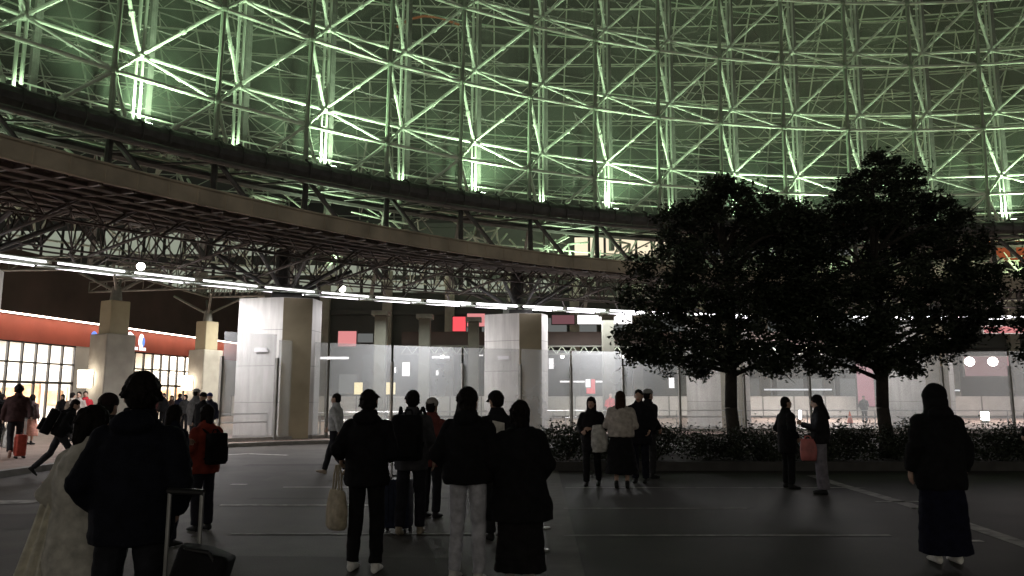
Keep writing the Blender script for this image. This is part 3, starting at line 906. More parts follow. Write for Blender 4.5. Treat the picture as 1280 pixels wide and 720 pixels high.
sign(423, 414, 445, 433, 55, M['glow_pink'], 'hanging_sign', 'blank pink lit panel above the glass right of the nearest column')
sign(446, 417, 466, 428, 57, M['win_dim'], 'hanging_sign', 'dim grey lit panel beside the blank pink one')
sign(566, 396, 582, 414, 60, M['glow_red'], 'glow_panel', 'red lit panel left of the middle column, behind thin trusses')  # red light on the wall behind, put in as glowing panels
sign(584, 392, 606, 408, 61, M['glow_pink'], 'glow_panel', 'pinkish white lit panel touching the middle column')
sign(722, 394, 790, 405, 58, M['sign_white'], 'glow_panel', 'long white lit panel under the canopy right of the middle column')
sign(690, 394, 718, 405, 58, em('sign_mauve', (.8, .35, .4), .22), 'glow_panel', 'dim mauve panel next to the long white lit panel')
sign(480, 478, 494, 493, 66, M['sign_yellow'], 'lit_sign', 'square yellow lit sign seen through the glass')
sign(443, 478, 453, 493, 68, M['sign_yellow'], 'lit_sign', 'small yellow doorway sign beside the pale lit window')
sign(503, 453, 512, 470, 66, M['sign_white'], 'lit_sign', 'white lit sign shaped like a tall box behind the glass')
sign(493, 459, 495, 466, 66, M['sign_white'], 'lit_sign', 'thin white upright light beside the tall box sign')
sign(545, 463, 548, 469, 66, M['sign_white'], 'lit_sign', 'tiny white upright light seen through the middle pane')
sign(732, 474, 738, 484, 62, M['sign_white'], 'lit_sign', 'white lit notice above the red poster')
sign(733, 474, 744, 492, 62.3, M['glow_red'], 'poster', 'red lit poster beyond the glass right of the middle column')
sign(714, 466, 716, 490, 60, M['sign_white'], 'lit_sign', 'tall thin white light left of the red poster')
sign(686, 448, 692, 461, 52, M['sign_white'], 'lit_sign', 'soft white lamp box just right of the middle column')
sign(836, 472, 843, 485, 60, M['sign_white'], 'lit_sign', 'small white lit sign below the left tree')
sign(1070, 455, 1094, 508, 60, em('shutter_glow', (1.0, .42, .50), .62), 'lit_shutter', 'pink lit shop front left of the right tree trunk', cat='shop front')
sign(1205, 446, 1262, 470, 52, em('pink_wall_glow', (.95, .55, .58), .42), 'glow_panel', 'wide pale pink panel behind the glass at right')  # pink light on a wall panel, put in as emission
sign(1236, 297, 1290, 327, 68, em('orange_glow', (1.0, .26, .10), .26), 'glow_panel', 'orange lit panel high at the right edge under the ring beam')
sign(1230, 408, 1290, 416, 52, M['glow_pink'], 'glow_panel', 'long pink strip under the lights at the right edge')
for px, py, lb in ((1212, 452, 'left of two round white lamps on the pink panel'), (1241, 452, 'right of two round white lamps on the pink panel')):
    p = at_y(px, py, 51.6)
    t = thing('globe_lamp', lb, 'lamp', p, 0, 'round lamps on the pink panel')
    MB().ball((0, 0, 0), .30, 12, 8).build('globe', M['lamp'], t, smooth=True)
    MB().tube((0, .1, 0), (0, .45, 0), .05, 6).build('arm', M['steel_dark'], t)
t = thing('floor_lamp', 'bright square lantern standing behind the hedge at right', 'lantern', at_z(1232, 529, SW))
MB().box((0, 0, .42), (.34, .34, .50)).build('shade', M['lamp'], t, bevel=.03)
MB().box((0, 0, .085), (.26, .26, .17)).box((0, 0, .69), (.40, .40, .04)).build('base', M['steel_dark'], t)
sign(400, 446, 436, 449, 64, M['sign_white'], 'glow_strip', 'thin white glowing strip seen through the glass behind the walking man', frame=False)  # bright streaks in the glass, put in as glowing bars beyond it
sign(540, 445, 562, 448, 64, M['sign_white'], 'glow_strip', 'thin white glowing strip seen through the pane left of the middle column')
sign(590, 443, 604, 445, 64, M['sign_white'], 'glow_strip', 'short white glowing strip at the left edge of the middle column')
sign(700, 476, 760, 478, 66, M['sign_white'], 'glow_strip', 'long low glowing strip behind the red poster')
sign(424, 468, 446, 492, 70, M['win_dim'], 'distant_shop', 'pale shop front with two windows far behind the walking man', cat='shop front')
sign(955, 486, 1040, 488, 66, M['win_white'], 'glow_strip', 'pale glowing strip low behind the couple with the phone')
sign(1098, 487, 1200, 489, 62, M['win_white'], 'glow_strip', 'pale glowing strip low behind the hooded person')
hd_ = thing('white_hoarding', 'long low white hoarding across the far side of the concourse', 'hoarding')
MB().box((10, 61, 1.0), (64, .16, 1.5)).build('panel', M['pale_wall'], hd_)
mb = MB()
for q in range(27): mb.box((-22 + q * 2.45, 60.88, 1.0), (.08, .06, 1.5))
mb.build('panel_joint', M['steel_mid'], hd_)
# inner row of slim pillars and a dark beam between canopy and station
for px, y, lb in ((476, 50, 'slim grey pillar behind the walking man'), (531, 52, 'slim grey pillar above the backpacker'), (592, 54, 'slim grey pillar left of the middle column'), (760, 50, 'dark slim pillar right of the white lit panel')):
    p = at_y(px, 420, y)
    t = thing('slim_pillar', lb, 'pillar', (p.x, y, SW), 0, 'slim pillars in the hall')
    MB().box((0, 0, 3.4), (.75, .75, 6.8)).build('shaft', M['slim_stone'], t, bevel=.05)
    MB().box((0, 0, 6.95), (1.1, 1.1, .3)).build('capital', M['steel_mid'], t)
hb = thing('hall_beam', 'dark deep beam with small lamps crossing behind the middle column', 'beam')
MB().box((12, 56, 5.9), (40, .6, .95)).build('girder', M['dark_wall'], hb)
MB().box((12, 55.6, 4.75), (40, .10, .10)).box((12, 55.6, 5.32), (40, .10, .10)).build('chord', M['steel_mid'], hb)
mb = MB()
for q in range(50):
    x = -8 + q * .8
    mb.tube((x, 55.6, 4.75), (x + .4, 55.6, 5.32), .04, 4); mb.tube((x + .4, 55.6, 5.32), (x + .8, 55.6, 4.75), .04, 4)
mb.build('lattice', M['steel'], hb)
for q in range(9):
    MB().tube((-5 + q * 4.3, 55.2, 4.45), (-5 + q * 4.3, 55.2, 4.62), .12, 8).build('lamp', M['lamp'], hb)
# light in the hall behind the screen
for x, y, e, c in ((-6, 46, 850, (.92, 1, .90)), (6, 50, 1300, (.97, 1, .95)), (20, 52, 3600, (1, .95, .92)), (34, 50, 2800, (1, .85, .82)), (-14, 44, 1000, (1, .95, .85))):
    l = lamp('hall_lamp', 'AREA', (x, y, 6.6), e, c, target=(x, y + .01, 0), size=(5, 5)); l.parent = stn
# traffic cone
c_ = at_z(1063, 530, SW)
t = thing('traffic_cone', 'orange traffic cone on the lit floor left of the right tree', 'traffic cone', (c_.x, c_.y, SW))
MB().tube((0, 0, .04), (0, 0, .72), .17, 14, .03).build('body', M['cone'], t)
MB().box((0, 0, .02), (.40, .40, .04)).build('base', M['black'], t)

# ------------------------------------------------------------------ planter, hedge, trees
HX0, HX1, HY0, HY1 = .75, 26.0, 17.45, 21.5
tag(MB().prism([(HX0, HY0), (HX1, HY0), (HX1, HY1), (HX0, HY1)], 0, .16).build('planting_bed', M['soil']), kind='structure')
kb = MB()
kb.box(((HX0 + HX1) / 2, HY0 - .08, .09), (HX1 - HX0 + .3, .16, .22)).box(((HX0 + HX1) / 2, HY1 + .08, .09), (HX1 - HX0 + .3, .16, .22)).box((HX0 - .08, (HY0 + HY1) / 2, .088), (.16, HY1 - HY0 - .01, .22))
tag(kb.build('bed_kerb', M['bed_stone']), kind='structure')
def leaf(vs, fs, c, s, rnd, up=.4):
    d = Vector((rnd.gauss(0, 1), rnd.gauss(0, 1), rnd.gauss(0, 1) * .6)).normalized()
    n_ = Vector((rnd.gauss(0, 1), rnd.gauss(0, 1), rnd.gauss(0, 1) + up)).normalized()
    w = d.cross(n_)
    if w.length < 1e-3: return
    w.normalize()
    i = len(vs)
    vs += [c - d * s, c + w * (s * .42), c + d * s, c - w * (s * .42)]
    fs.append((i, i + 1, i + 2, i + 3))
def shrub(x, y, r, h, seed, n_, label):
    rnd = random.Random(seed)
    t = thing('shrub', label, 'shrub', (x, y, .15), 0, 'low shrubs in the planting bed')
    vs, fs = [], []
    stm = MB()
    for q in range(7):
        a = rnd.random() * 6.28; e = Vector((math.cos(a) * r * .6, math.sin(a) * r * .5, h * (.5 + .4 * rnd.random())))
        stm.tube((0, 0, 0), e, .018, 5, .006)
    stm.build('stem', M['bark'], t)
    cl = [(Vector((rnd.uniform(-r, r) * .75, rnd.uniform(-r, r) * .6, h * rnd.uniform(.10, .88))), rnd.uniform(.16, .30)) for _ in range(34)]
    for q in range(n_):
        c, rr = rnd.choice(cl)
        leaf(vs, fs, c + Vector((rnd.gauss(0, rr * .55), rnd.gauss(0, rr * .55), rnd.gauss(0, rr * .5))), rnd.uniform(.028, .055), rnd)
    MB().add(vs, fs).build('foliage', M['hedge_leaf'], t)
    return t
xs = [1.25 + 1.12 * q for q in range(21)]
ordn = ['first', 'second', 'third', 'fourth', 'fifth', 'sixth', 'seventh', 'eighth', 'ninth', 'tenth', 'eleventh', 'twelfth', 'thirteenth', 'fourteenth', 'fifteenth', 'sixteenth', 'seventeenth', 'eighteenth', 'nineteenth', 'twentieth', 'twenty-first']
rnd = random.Random(5)
for q, x in enumerate(xs):
    shrub(x + rnd.uniform(-.15, .15), 18.3 + rnd.uniform(-.2, .2), .78, .70 + rnd.uniform(-.06, .08), 100 + q, 2600, 'dark leafy shrub in the front row of the bed, %s from the left' % ordn[q])
for q, x in enumerate(xs[::2]):
    shrub(x + .5, 20.2 + rnd.uniform(-.3, .3), .95, .80 + rnd.uniform(-.08, .10), 200 + q, 1800, 'dark leafy shrub in the back row of the bed, %s from the left' % ordn[q])

def tree(x, y, seed, blobs, trunk_h, label, nleaf):
    rnd = random.Random(seed)
    t = thing('broadleaf_tree', label, 'tree', (x, y, .15), 0, 'trees in the planting bed')
    tk = MB()
    top = max(b[0][2] for b in blobs)
    pts = [Vector((0, 0, -.1)), Vector((.02, 0, .4)), Vector((-.03, .02, 1.2)), Vector((.02, 0, trunk_h)), Vector((.08, .05, trunk_h + 1.2)), Vector((-.05, 0, top - .6))]
    rad = [.24, .17, .15, .14, .10, .03]
    for q in range(5): tk.tube(pts[q], pts[q + 1], rad[q], 10, rad[q + 1])
    limb = MB()
    for c, r_ in blobs:
        c = Vector(c)
        zb = max(trunk_h - .2, min(c.z - .5, top - 1.2))
        base = Vector((0, 0, zb * rnd.uniform(.8, 1)))
        mid = base.lerp(c, .55) + Vector((rnd.gauss(0, .12), rnd.gauss(0, .12), .15))
        limb.tube(base, mid, .065, 7, .04); limb.tube(mid, c, .04, 6, .018)
        for _ in range(5):
            e = c + Vector((rnd.gauss(0, r_ * .6), rnd.gauss(0, r_ * .6), rnd.gauss(0, r_ * .4)))
            limb.tube(mid.lerp(c, rnd.random()), e, .016, 5, .006)
    tr_ = tk.build('trunk', M['bark'], t, smooth=True)
    limb.build('limb', M['bark'], tr_)
    vs, fs = [], []
    twigs = []
    for c, r_ in blobs:
        for _ in range(int(36 * r_ * r_) + 8):
            d = Vector((rnd.gauss(0, 1), rnd.gauss(0, 1), rnd.gauss(0, .75)))
            d = d.normalized() * r_ * rnd.uniform(.35, 1.08) ** .7
            d.z *= .72
            twigs.append((Vector(c) + d, rnd.uniform(.10, .30)))
    for q in range(nleaf):
        c, rr = twigs[q % len(twigs)]
        leaf(vs, fs, c + Vector((rnd.gauss(0, rr * .6), rnd.gauss(0, rr * .6), rnd.gauss(0, rr * .42))), rnd.uniform(.038, .080), rnd)
    MB().add(vs, fs).build('crown', M['leaf'], t)
    return t
def pixblob(x, y, lst):
    """crown clumps given by where they stand in the photo, at the tree's own depth"""
    out = []
    r_ = random.Random(int(x * 100))
    for px, py, rp in lst:
        p = at_y(px, py, y + r_.uniform(-1.3, 1.3))
        out.append(((p.x - x, p.y - y, p.z - .15), rp / 52.0))
    return out
T1 = at_y(916, 520, 19.3); T2 = at_y(1106, 520, 19.0)
tree(T1.x, 19.3, 11, pixblob(T1.x, 19.3, [(905, 252, 34), (842, 270, 26), (985, 262, 26), (1004, 296, 34), (940, 258, 30), (872, 262, 30), (900, 232, 16), (860, 300, 48), (920, 300, 52), (965, 290, 38), (830, 330, 44), (885, 345, 54), (945, 350, 52), (815, 375, 40), (870, 390, 52), (930, 395, 52), (975, 385, 44), (805, 415, 34), (850, 430, 42), (905, 435, 44), (955, 440, 36), (825, 450, 26), (800, 440, 20), (870, 458, 22), (970, 455, 22), (988, 330, 46), (995, 285, 40), (985, 375, 44), (1000, 415, 36)]), 2.5,
     'left of the two dark leafy trees, with the lower crown', 52000)
tree(T2.x, 19.0, 12, pixblob(T2.x, 19.0, [(1095, 208, 26), (1075, 232, 28), (1120, 228, 30), (1105, 255, 40), (1060, 262, 36), (1148, 258, 34), (1180, 275, 34), (1030, 290, 40), (1085, 300, 54), (1140, 305, 52), (1195, 310, 44), (1225, 345, 36), (1020, 345, 46), (1075, 355, 56), (1130, 360, 56), (1185, 360, 52), (1015, 400, 42), (1065, 405, 52), (1125, 410, 52), (1180, 405, 46), (1220, 395, 34), (1000, 432, 34), (1050, 440, 38), (1105, 440, 34), (1160, 435, 34), (1195, 428, 24), (1130, 458, 20), (1030, 455, 24), (1010, 310, 40), (1000, 375, 44)]), 2.4,
     'right of the two dark leafy trees, taller with a crown reaching over the lattice', 64000)
T3 = at_y(1345, 520, 18.6)
tree(T3.x, 18.6, 13, pixblob(T3.x, 18.6, [(1345, 300, 50), (1310, 350, 42), (1360, 360, 50), (1300, 400, 30), (1340, 420, 50), (1300, 440, 26), (1390, 340, 50), (1390, 410, 50)]), 2.5,
     'dark leafy tree cut off by the right edge of the picture', 14000)

# ------------------------------------------------------------------ people
V3 = Vector
SKIN = mat('skin', (0.42, 0.27, 0.20), 0.55, var=0.12, scale=20)
EYEW = mat('eye_white', (0.6, 0.58, 0.55), 0.3, var=0.05)
LIP = mat('lip', (0.30, 0.10, 0.09), 0.5, var=0.1)
CL = {}
def cloth(col, rough=0.9):
    key = (tuple(col), rough)
    if key not in CL:
        CL[key] = mat('cloth', col, rough, var=0.28, scale=14, bump=0.35, bscale=120, spec=0.15)
    return CL[key]
HAIRM = mat('hair_black', (0.009, 0.007, 0.006), 0.7, var=0.4, scale=30, spec=0.12)
HAIRB = mat('hair_brown', (0.032, 0.017, 0.011), 0.7, var=0.4, scale=30, spec=0.12)

def loft(mb, rings, n=18, pw=2.0):
    """rings: (centre, half-axis u, half-axis v); superelliptic sections, closed ends"""
    vs = []
    for c, u, v in rings:
        c, u, v = V3(c), V3(u), V3(v)
        for k in range(n):
            t = 2 * math.pi * k / n
            a, b = math.cos(t), math.sin(t)
            if pw != 2.0:
                a = math.copysign(abs(a) ** (2 / pw), a); b = math.copysign(abs(b) ** (2 / pw), b)
            vs.append(c + u * a + v * b)
    fs = []
    m = len(rings)
    for j in range(m - 1):
        for k in range(n):
            fs.append((j * n + k, j * n + (k + 1) % n, (j + 1) * n + (k + 1) % n, (j + 1) * n + k))
    fs.append(tuple(range(n))[::-1]); fs.append(tuple(range((m - 1) * n, m * n)))
    return mb.add(vs, fs)

def cap(mb, p, q, r1, r2, n=12):
    """tapered capsule"""
    p, q = V3(p), V3(q)
    d = (q - p)
    if d.length < 1e-5: d = V3((0, 0, 1e-4))
    d = d.normalized()
    a = d.orthogonal().normalized(); b = d.cross(a)
    rings = []
    for t in (-80, -50, -22): rings.append((p + d * (r1 * math.sin(R(t))), a * (r1 * math.cos(R(t))), b * (r1 * math.cos(R(t)))))
    rings.append((p, a * r1, b * r1)); rings.append((q, a * r2, b * r2))
    for t in (22, 50, 80): rings.append((q + d * (r2 * math.sin(R(t))), a * (r2 * math.cos(R(t))), b * (r2 * math.cos(R(t)))))
    return loft(mb, rings, n)

def blob(mb, c, rx, ry, rz, rot=None, n=16):
    M3 = rot or Matrix.Identity(3)
    rings = []
    for t in (-85, -65, -42, -20, 0, 20, 42, 65, 85):
        z, w = math.sin(R(t)), math.cos(R(t))
        rings.append((V3(c) + M3 @ V3((0, 0, rz * z)), M3 @ V3((rx * w, 0, 0)), M3 @ V3((0, ry * w, 0))))
    return loft(mb, rings, n)

def fuse(mb, name, m, parent, vox, smooth=4, fold=0.0, fscale=9.0, stretch=0.35, seed=0, paint=None):
    """one continuous surface out of overlapping shapes"""
    me = bpy.data.meshes.new(name)
    me.from_pydata([tuple(v) for v in mb.v], [], mb.f)
    o = bpy.data.objects.new(name, me)
    COL.objects.link(o)
    rm = o.modifiers.new("r", 'REMESH'); rm.mode = 'VOXEL'; rm.voxel_size = vox
    if smooth:
        sm = o.modifiers.new("s", 'SMOOTH'); sm.factor = 0.5; sm.iterations = smooth
    dg = bpy.context.evaluated_depsgraph_get()
    dg.update()
    ev = o.evaluated_get(dg)
    new = bpy.data.meshes.new_from_object(ev)
    bpy.data.objects.remove(o)
    bpy.data.meshes.remove(me)
    new.name = name
    if fold:
        nr = [v.normal.copy() for v in new.vertices]
        off = V3((seed * 3.7, seed * 1.3, seed * 2.1))
        for v, n_ in zip(new.vertices, nr):
            p = V3((v.co.x * fscale, v.co.y * fscale, v.co.z * fscale * stretch)) + off
            q = V3((v.co.x * fscale * .5 + v.co.z * 5, v.co.y * fscale * .5, v.co.z * fscale * .9)) + off
            v.co += n_ * (fold * (noise.noise(p) + .8 * noise.noise(q) + .4 * noise.noise(q * 2.6)))
    ms = m if isinstance(m, (list, tuple)) else [m]
    for x in ms: new.materials.append(x)
    for p in new.polygons: p.use_smooth = True
    if paint:
        for p in new.polygons: p.material_index = paint(p.center)
    new.update()
    o = bpy.data.objects.new(name, new)
    COL.objects.link(o)
    o.parent = parent
    return o

ARMS = {   # elbow, wrist, hand direction, curl  (for the right arm; x mirrored for the left)
    'down': ((.245, -.03, 1.12), (.262, .05, .875), (0, .15, -1), .35),
    'pocket': ((.265, -.07, 1.12), (.205, .11, .955), (-.25, .35, -.8), .6),
    'phone': ((.225, .05, 1.12), (.085, .30, 1.20), (-.35, .55, .55), .9),
    'hold': ((.25, .0, 1.11), (.14, .27, 1.03), (-.35, .8, .1), .8),
    'carry': ((.245, -.02, 1.12), (.255, .05, .87), (0, .1, -1), .95),
    'fold': ((.255, .02, 1.12), (.02, .24, 1.10), (-.9, .25, .1), .7),
    'hang': ((.27, -.10, 1.15), (.285, .07, 1.06), (.05, .3, -.9), .95),
    'pull': ((.265, -.14, 1.14), (.29, -.24, .93), (.05, -.25, -1), .95),
    'swingf': ((.25, .06, 1.13), (.25, .26, .97), (0, .6, -.6), .4),
    'swingb': ((.25, -.14, 1.14), (.255, -.2, .90), (0, -.1, -1), .4),
    'strap': ((.27, .02, 1.13), (.14, .17, 1.30), (-.4, .3, .6), .9),
}
def person(px, py, head, H, label, vox=.010, top=(.012, .012, .014), bottom=(.012, .012, .014), shoe=(.02, .02, .02),
           arms=('down', 'down'), legs='stand', hair='short', hairm=None, hem=.84, bulk=1.0, low='trousers', hat=(.012, .012, .014),
           lean=0.0, yaw=0.0, nod=0.0, seed=0, stance=.0, group='people waiting on the plaza', face=True, fingers=True, side=0.0, collar=True, skirt_hem=.30, flare=.27):
    """head: compass heading in degrees, 0 looks away from the camera, 90 looks right, 180 looks at it"""
    t = thing('person', label, 'person', (px, py, 0 if True else 0), -R(head), group)
    h = H / 1.70
    t.scale = (1, 1, 1)
    L = lambda p: V3(p) * h
    rl = Matrix.Rotation(-R(lean), 3, 'X') @ Matrix.Rotation(R(side), 3, 'Y')
    hip0 = V3((0, 0, .93))
    def U(p):  # upper body point after leaning at the hip
        return (hip0 + rl @ (V3(p) - hip0)) * h
    # ---------------- legs
    if legs == 'walk':
        lg = [((.085, .0, .91), (.095, .16, .50), (.085, .27, .09), 12), ((-.085, .0, .91), (-.09, -.02, .48), (-.085, -.30, .15), -38)]
    elif legs == 'step':
        lg = [((.085, .0, .91), (.10, .06, .49), (.10, .08, .08), 0), ((-.085, .0, .91), (-.10, -.01, .48), (-.11, -.12, .10), -12)]
    elif legs == 'lunge':
        lg = [((.085, .02, .88), (.10, .26, .52), (.09, .30, .09), 5), ((-.085, .0, .88), (-.10, -.16, .47), (-.09, -.46, .17), -45)]
    elif legs == 'shift':
        lg = [((.085, .0, .91), (.10, .03, .49), (.105, .0, .08), 0), ((-.085, .0, .91), (-.115, .07, .49), (-.14, .05, .08), 0)]
    else:
        s_ = stance
        lg = [((.085, .0, .91), (.095 + s_ * .5, .015, .49), (.095 + s_, -.01, .08), 0), ((-.085, .0, .91), (-.095 - s_ * .5, .015, .49), (-.095 - s_, -.01, .08), 0)]
    B = MB()
    for hp, kn, an, pt in lg:
        cap(B, L(hp), L(kn), .078 * h, .052 * h); cap(B, L(kn), L(an), .05 * h, .034 * h)
        fr_ = Matrix.Rotation(R(pt), 3, 'X')
        cap(B, L(an) + fr_ @ V3((0, -.03, -.045)) * h, L(an) + fr_ @ V3((0, .13, -.05)) * h, .03 * h, .025 * h)
    # torso, neck
    RA = rl @ V3((1, 0, 0)); FA = rl @ V3((0, 1, 0))
    tor = [(.88, .155, .105), (.98, .145, .10), (1.08, .135, .095), (1.2, .155, .105), (1.32, .165, .10), (1.40, .12, .075), (1.44, .06, .055)]
    loft(B, [(U((0, 0, z)), RA * a * h, FA * b * h) for z, a, b in tor])
    cap(B, U((0, -.005, 1.40)), U((0, .012, 1.52)), .056 * h, .052 * h)
    # head
    hc = V3((0, .01, 1.50))
    hrot = rl @ Matrix.Rotation(-R(yaw), 3, 'Z') @ Matrix.Rotation(-R(nod), 3, 'X')
    hb_ = U(hc)
    def Hd(p): return hb_ + hrot @ (V3(p) * h)
    hs = MB()
    blob(hs, Hd((0, 0, .105)), .074 * h, .093 * h, .098 * h, hrot)
    blob(hs, Hd((0, .028, .045)), .060 * h, .070 * h, .075 * h, hrot)
    cap(hs, Hd((0, .060, .000)), Hd((0, .068, .005)), .032 * h, .026 * h)
    if face:
        cap(hs, Hd((0, .092, .092)), Hd((0, .111, .062)), .010 * h, .015 * h)
        cap(hs, Hd((-.022, .094, .030)), Hd((.022, .094, .030)), .010 * h, .010 * h)
        cap(hs, Hd((-.04, .084, .105)), Hd((.04, .084, .105)), .012 * h, .012 * h)
        for sx in (1, -1): cap(hs, Hd((.074 * sx, .0, .10)), Hd((.077 * sx, -.006, .055)), .016 * h, .012 * h, 8)
    B.add(hs.v, hs.f)
    # arms and hands
    wr = []
    for sx, nm in ((1, arms[0]), (-1, arms[1])):
        el, wi, hd, curl = ARMS[nm] if isinstance(nm, str) else nm
        mx = lambda p: V3((p[0] * sx, p[1], p[2]))
        S_, E_, W_ = U((.168 * sx, 0, 1.345)), U(mx(el)), U(mx(wi))
        cap(B, S_, E_, .05 * h, .040 * h); cap(B, E_, W_, .040 * h, .027 * h)
        d = (rl @ mx(hd)).normalized()
        inn = (rl @ V3((-sx, .15, 0))); inn = (inn - d * inn.dot(d)).normalized()      # palm normal
        ac = d.cross(inn).normalized()
        if ac.dot(FA) < 0: ac = -ac                                                     # thumb side
        P0, P1 = W_ + d * .015 * h, W_ + d * .080 * h
        loft(B, [(P0, ac * .026 * h, inn * .018 * h), ((P0 + P1) / 2, ac * .040 * h, inn * .019 * h), (P1, ac * .041 * h, inn * .015 * h)], 12)
        if fingers:
            for k, ln in enumerate((.070, .079, .073, .056)):
                b0 = P1 + ac * (.032 - .0215 * k) * h - d * .006 * h
                c1 = curl * .75
                d1 = (d * math.cos(c1) + inn * math.sin(c1)); d2 = (d * math.cos(c1 * 2.2) + inn * math.sin(c1 * 2.2))
                b1 = b0 + d1 * ln * .52 * h; b2 = b1 + d2 * ln * .48 * h
                cap(B, b0, b1, .0092 * h, .0085 * h, 8); cap(B, b1, b2, .0085 * h, .007 * h, 8)
            th0 = P0 + ac * .028 * h + d * .012 * h
            th1 = th0 + (ac * .6 + d * .7 + inn * .45).normalized() * .04 * h
            th2 = th1 + (d * .85 + inn * .6 + ac * .1).normalized() * .03 * h
            cap(B, th0, th1, .0115 * h, .010 * h, 8); cap(B, th1, th2, .010 * h, .008 * h, 8)
        wr.append((S_, E_, W_, d))
    hinv = hrot.inverted()
    def paint(c):
        q = hinv @ (c - hb_) / h
        if face and q.y > .066 and .02 < q.z < .095:
            if abs(abs(q.x) - .031) < .014 and abs(q.z - .083) < .006: return 2 if abs(abs(q.x) - .031) < .006 else 1
            if abs(q.x) < .022 and abs(q.z - .030) < .007 and q.y > .088: return 3
        return 0
    fuse(B, 'body', [SKIN, EYEW, HAIRM, LIP], t, vox, 3, paint=paint if vox < .016 else None)
    # ---------------- lower clothes
    bc = cloth(bottom)
    if low in ('trousers', 'jeans', 'wide'):
        T = MB()
        f1, f2, f3 = {'trousers': (.092, .072, .062), 'jeans': (.090, .066, .056), 'wide': (.10, .098, .105)}[low]
        cap(T, L((-.06, 0, .93)), L((.06, 0, .93)), .108 * h, .108 * h)
        for hp, kn, an, pt in lg:
            A = V3(an) + (V3(kn) - V3(an)).normalized() * .01
            cap(T, L(hp), L(kn), f1 * h, f2 * h)
            a_, b_ = L(kn), L(A)
            dd = (b_ - a_).normalized(); o1 = dd.orthogonal().normalized(); o2 = dd.cross(o1)
            loft(T, [(a_ - dd * .02, o1 * f2 * h, o2 * f2 * h), (a_.lerp(b_, .5), o1 * (f2 + f3) / 2 * h, o2 * (f2 + f3) / 2 * h), (b_, o1 * f3 * h, o2 * f3 * h)])
        fuse(T, 'trousers', bc, t, vox, 3, .007, 12, .8, seed)
    elif low == 'skirt':
        T = MB()
        zs = [1.0, .85, .6, skirt_hem + .08, skirt_hem]
        ws = [.145, .19, .19 + (flare - .19) * .5, flare * .97, flare]
        loft(T, [(L((0, 0, z)), V3((w, 0, 0)) * h, V3((0, w * .82, 0)) * h) for z, w in zip(zs, ws)], 28)
        fuse(T, 'skirt', bc, t, vox, 4, .011, 13, .10, seed)
    # shoes
    for hp, kn, an, pt in lg:
        Sx = MB()
        fr_ = Matrix.Rotation(R(pt), 3, 'X')
        a0 = L(an)
        def sp(p): return a0 + fr_ @ (V3(p) * h)
        loft(Sx, [(sp((0, -.062, -.045)), fr_ @ V3((.022, 0, 0)) * h, fr_ @ V3((0, 0, .030)) * h), (sp((0, -.045, -.035)), fr_ @ V3((.036, 0, 0)) * h, fr_ @ V3((0, 0, .045)) * h),
                  (sp((0, .03, -.035)), fr_ @ V3((.040, 0, 0)) * h, fr_ @ V3((0, 0, .043)) * h), (sp((0, .11, -.048)), fr_ @ V3((.045, 0, 0)) * h, fr_ @ V3((0, 0, .030)) * h),
                  (sp((0, .165, -.056)), fr_ @ V3((.034, 0, 0)) * h, fr_ @ V3((0, 0, .020)) * h), (sp((0, .185, -.06)), fr_ @ V3((.015, 0, 0)) * h, fr_ @ V3((0, 0, .012)) * h)], 14)
        cap(Sx, sp((0, -.005, -.02)), sp((0, -.012, .035)), .042 * h, .040 * h)
        fuse(Sx, 'shoe', cloth(shoe, .6), t, max(vox * .9, .008), 2)
    # ---------------- upper clothes
    J = MB()
    k = bulk
    if hem < .6:
        prof = [(hem, .245, .19), (hem + .12, .24, .185), (.85, .21, .16), (1.02, .19, .145), (1.2, .20, .145), (1.31, .20, .135), (1.385, .15, .108), (1.455, .092, .085)]
    else:
        prof = [(hem, .185, .145), (hem + .05, .195, .152), (1.02, .19, .15), (1.2, .20, .15), (1.31, .20, .135), (1.385, .15, .108), (1.455, .092, .085)]
    loft(J, [(U((0, 0, z)), RA * a * k * h, FA * b * k * h) for z, a, b in prof], 24)
    for S_, E_, W_, d in wr:
        kk = 1 + (k - 1) * .6
        cap(J, S_, S_.lerp(E_, .15), .076 * kk * h, .074 * kk * h)
        cap(J, S_, E_, .074 * kk * h, .062 * kk * h)
        dd = (W_ - E_).normalized(); o1 = dd.orthogonal().normalized(); o2 = dd.cross(o1)
        cap(J, E_, E_ + dd * .02, .064 * k * h, .062 * k * h)
        loft(J, [(E_, o1 * .062 * k * h, o2 * .062 * k * h), (E_.lerp(W_, .6), o1 * .056 * k * h, o2 * .056 * k * h), (W_ - dd * .005, o1 * .046 * k * h, o2 * .046 * k * h)], 14)
    if collar: loft(J, [(U((0, -.01, 1.42)), RA * .100 * h, FA * .092 * h), (U((0, 0, 1.475)), RA * .088 * h, FA * .084 * h), (U((0, .004, 1.515)), RA * .078 * h, FA * .075 * h)], 16)
    if hair == 'hoodback' or hair == 'hood' or seed in (11, 1):
        blob(J, U((0, -.10, 1.44)), .12 * h, .075 * h, .075 * h, rl)
    fuse(J, 'coat' if hem < .6 else 'jacket', cloth(top), t, vox, 3, .010 * min(k, 1.3), 10, .7, seed + 3)
    # ---------------- hair / headgear
    Q = MB()
    hm = hairm or HAIRM
    def shellhair(r=1.0):
        if vox < .0125:
            rr = random.Random(seed + 77)
            for q in range(46):
                d_ = V3((rr.gauss(0, 1), rr.gauss(-.5, 1), rr.gauss(.2, .7))).normalized()
                if d_.y > .35 and d_.z < .5: continue
                c = V3((0, -.014, .115)) + V3((d_.x * .080 * r, d_.y * .094 * r, d_.z * .088 * r))
                e = c + V3((d_.x * .016 + rr.gauss(0, .010), d_.y * .016 + rr.gauss(0, .010), -.022 + d_.z * .02))
                cap(Q, Hd(c), Hd(e), .015 * h, .005 * h, 7)
        blob(Q, Hd((0, -.012, .125)), .084 * r * h, .097 * r * h, .092 * r * h, hrot)
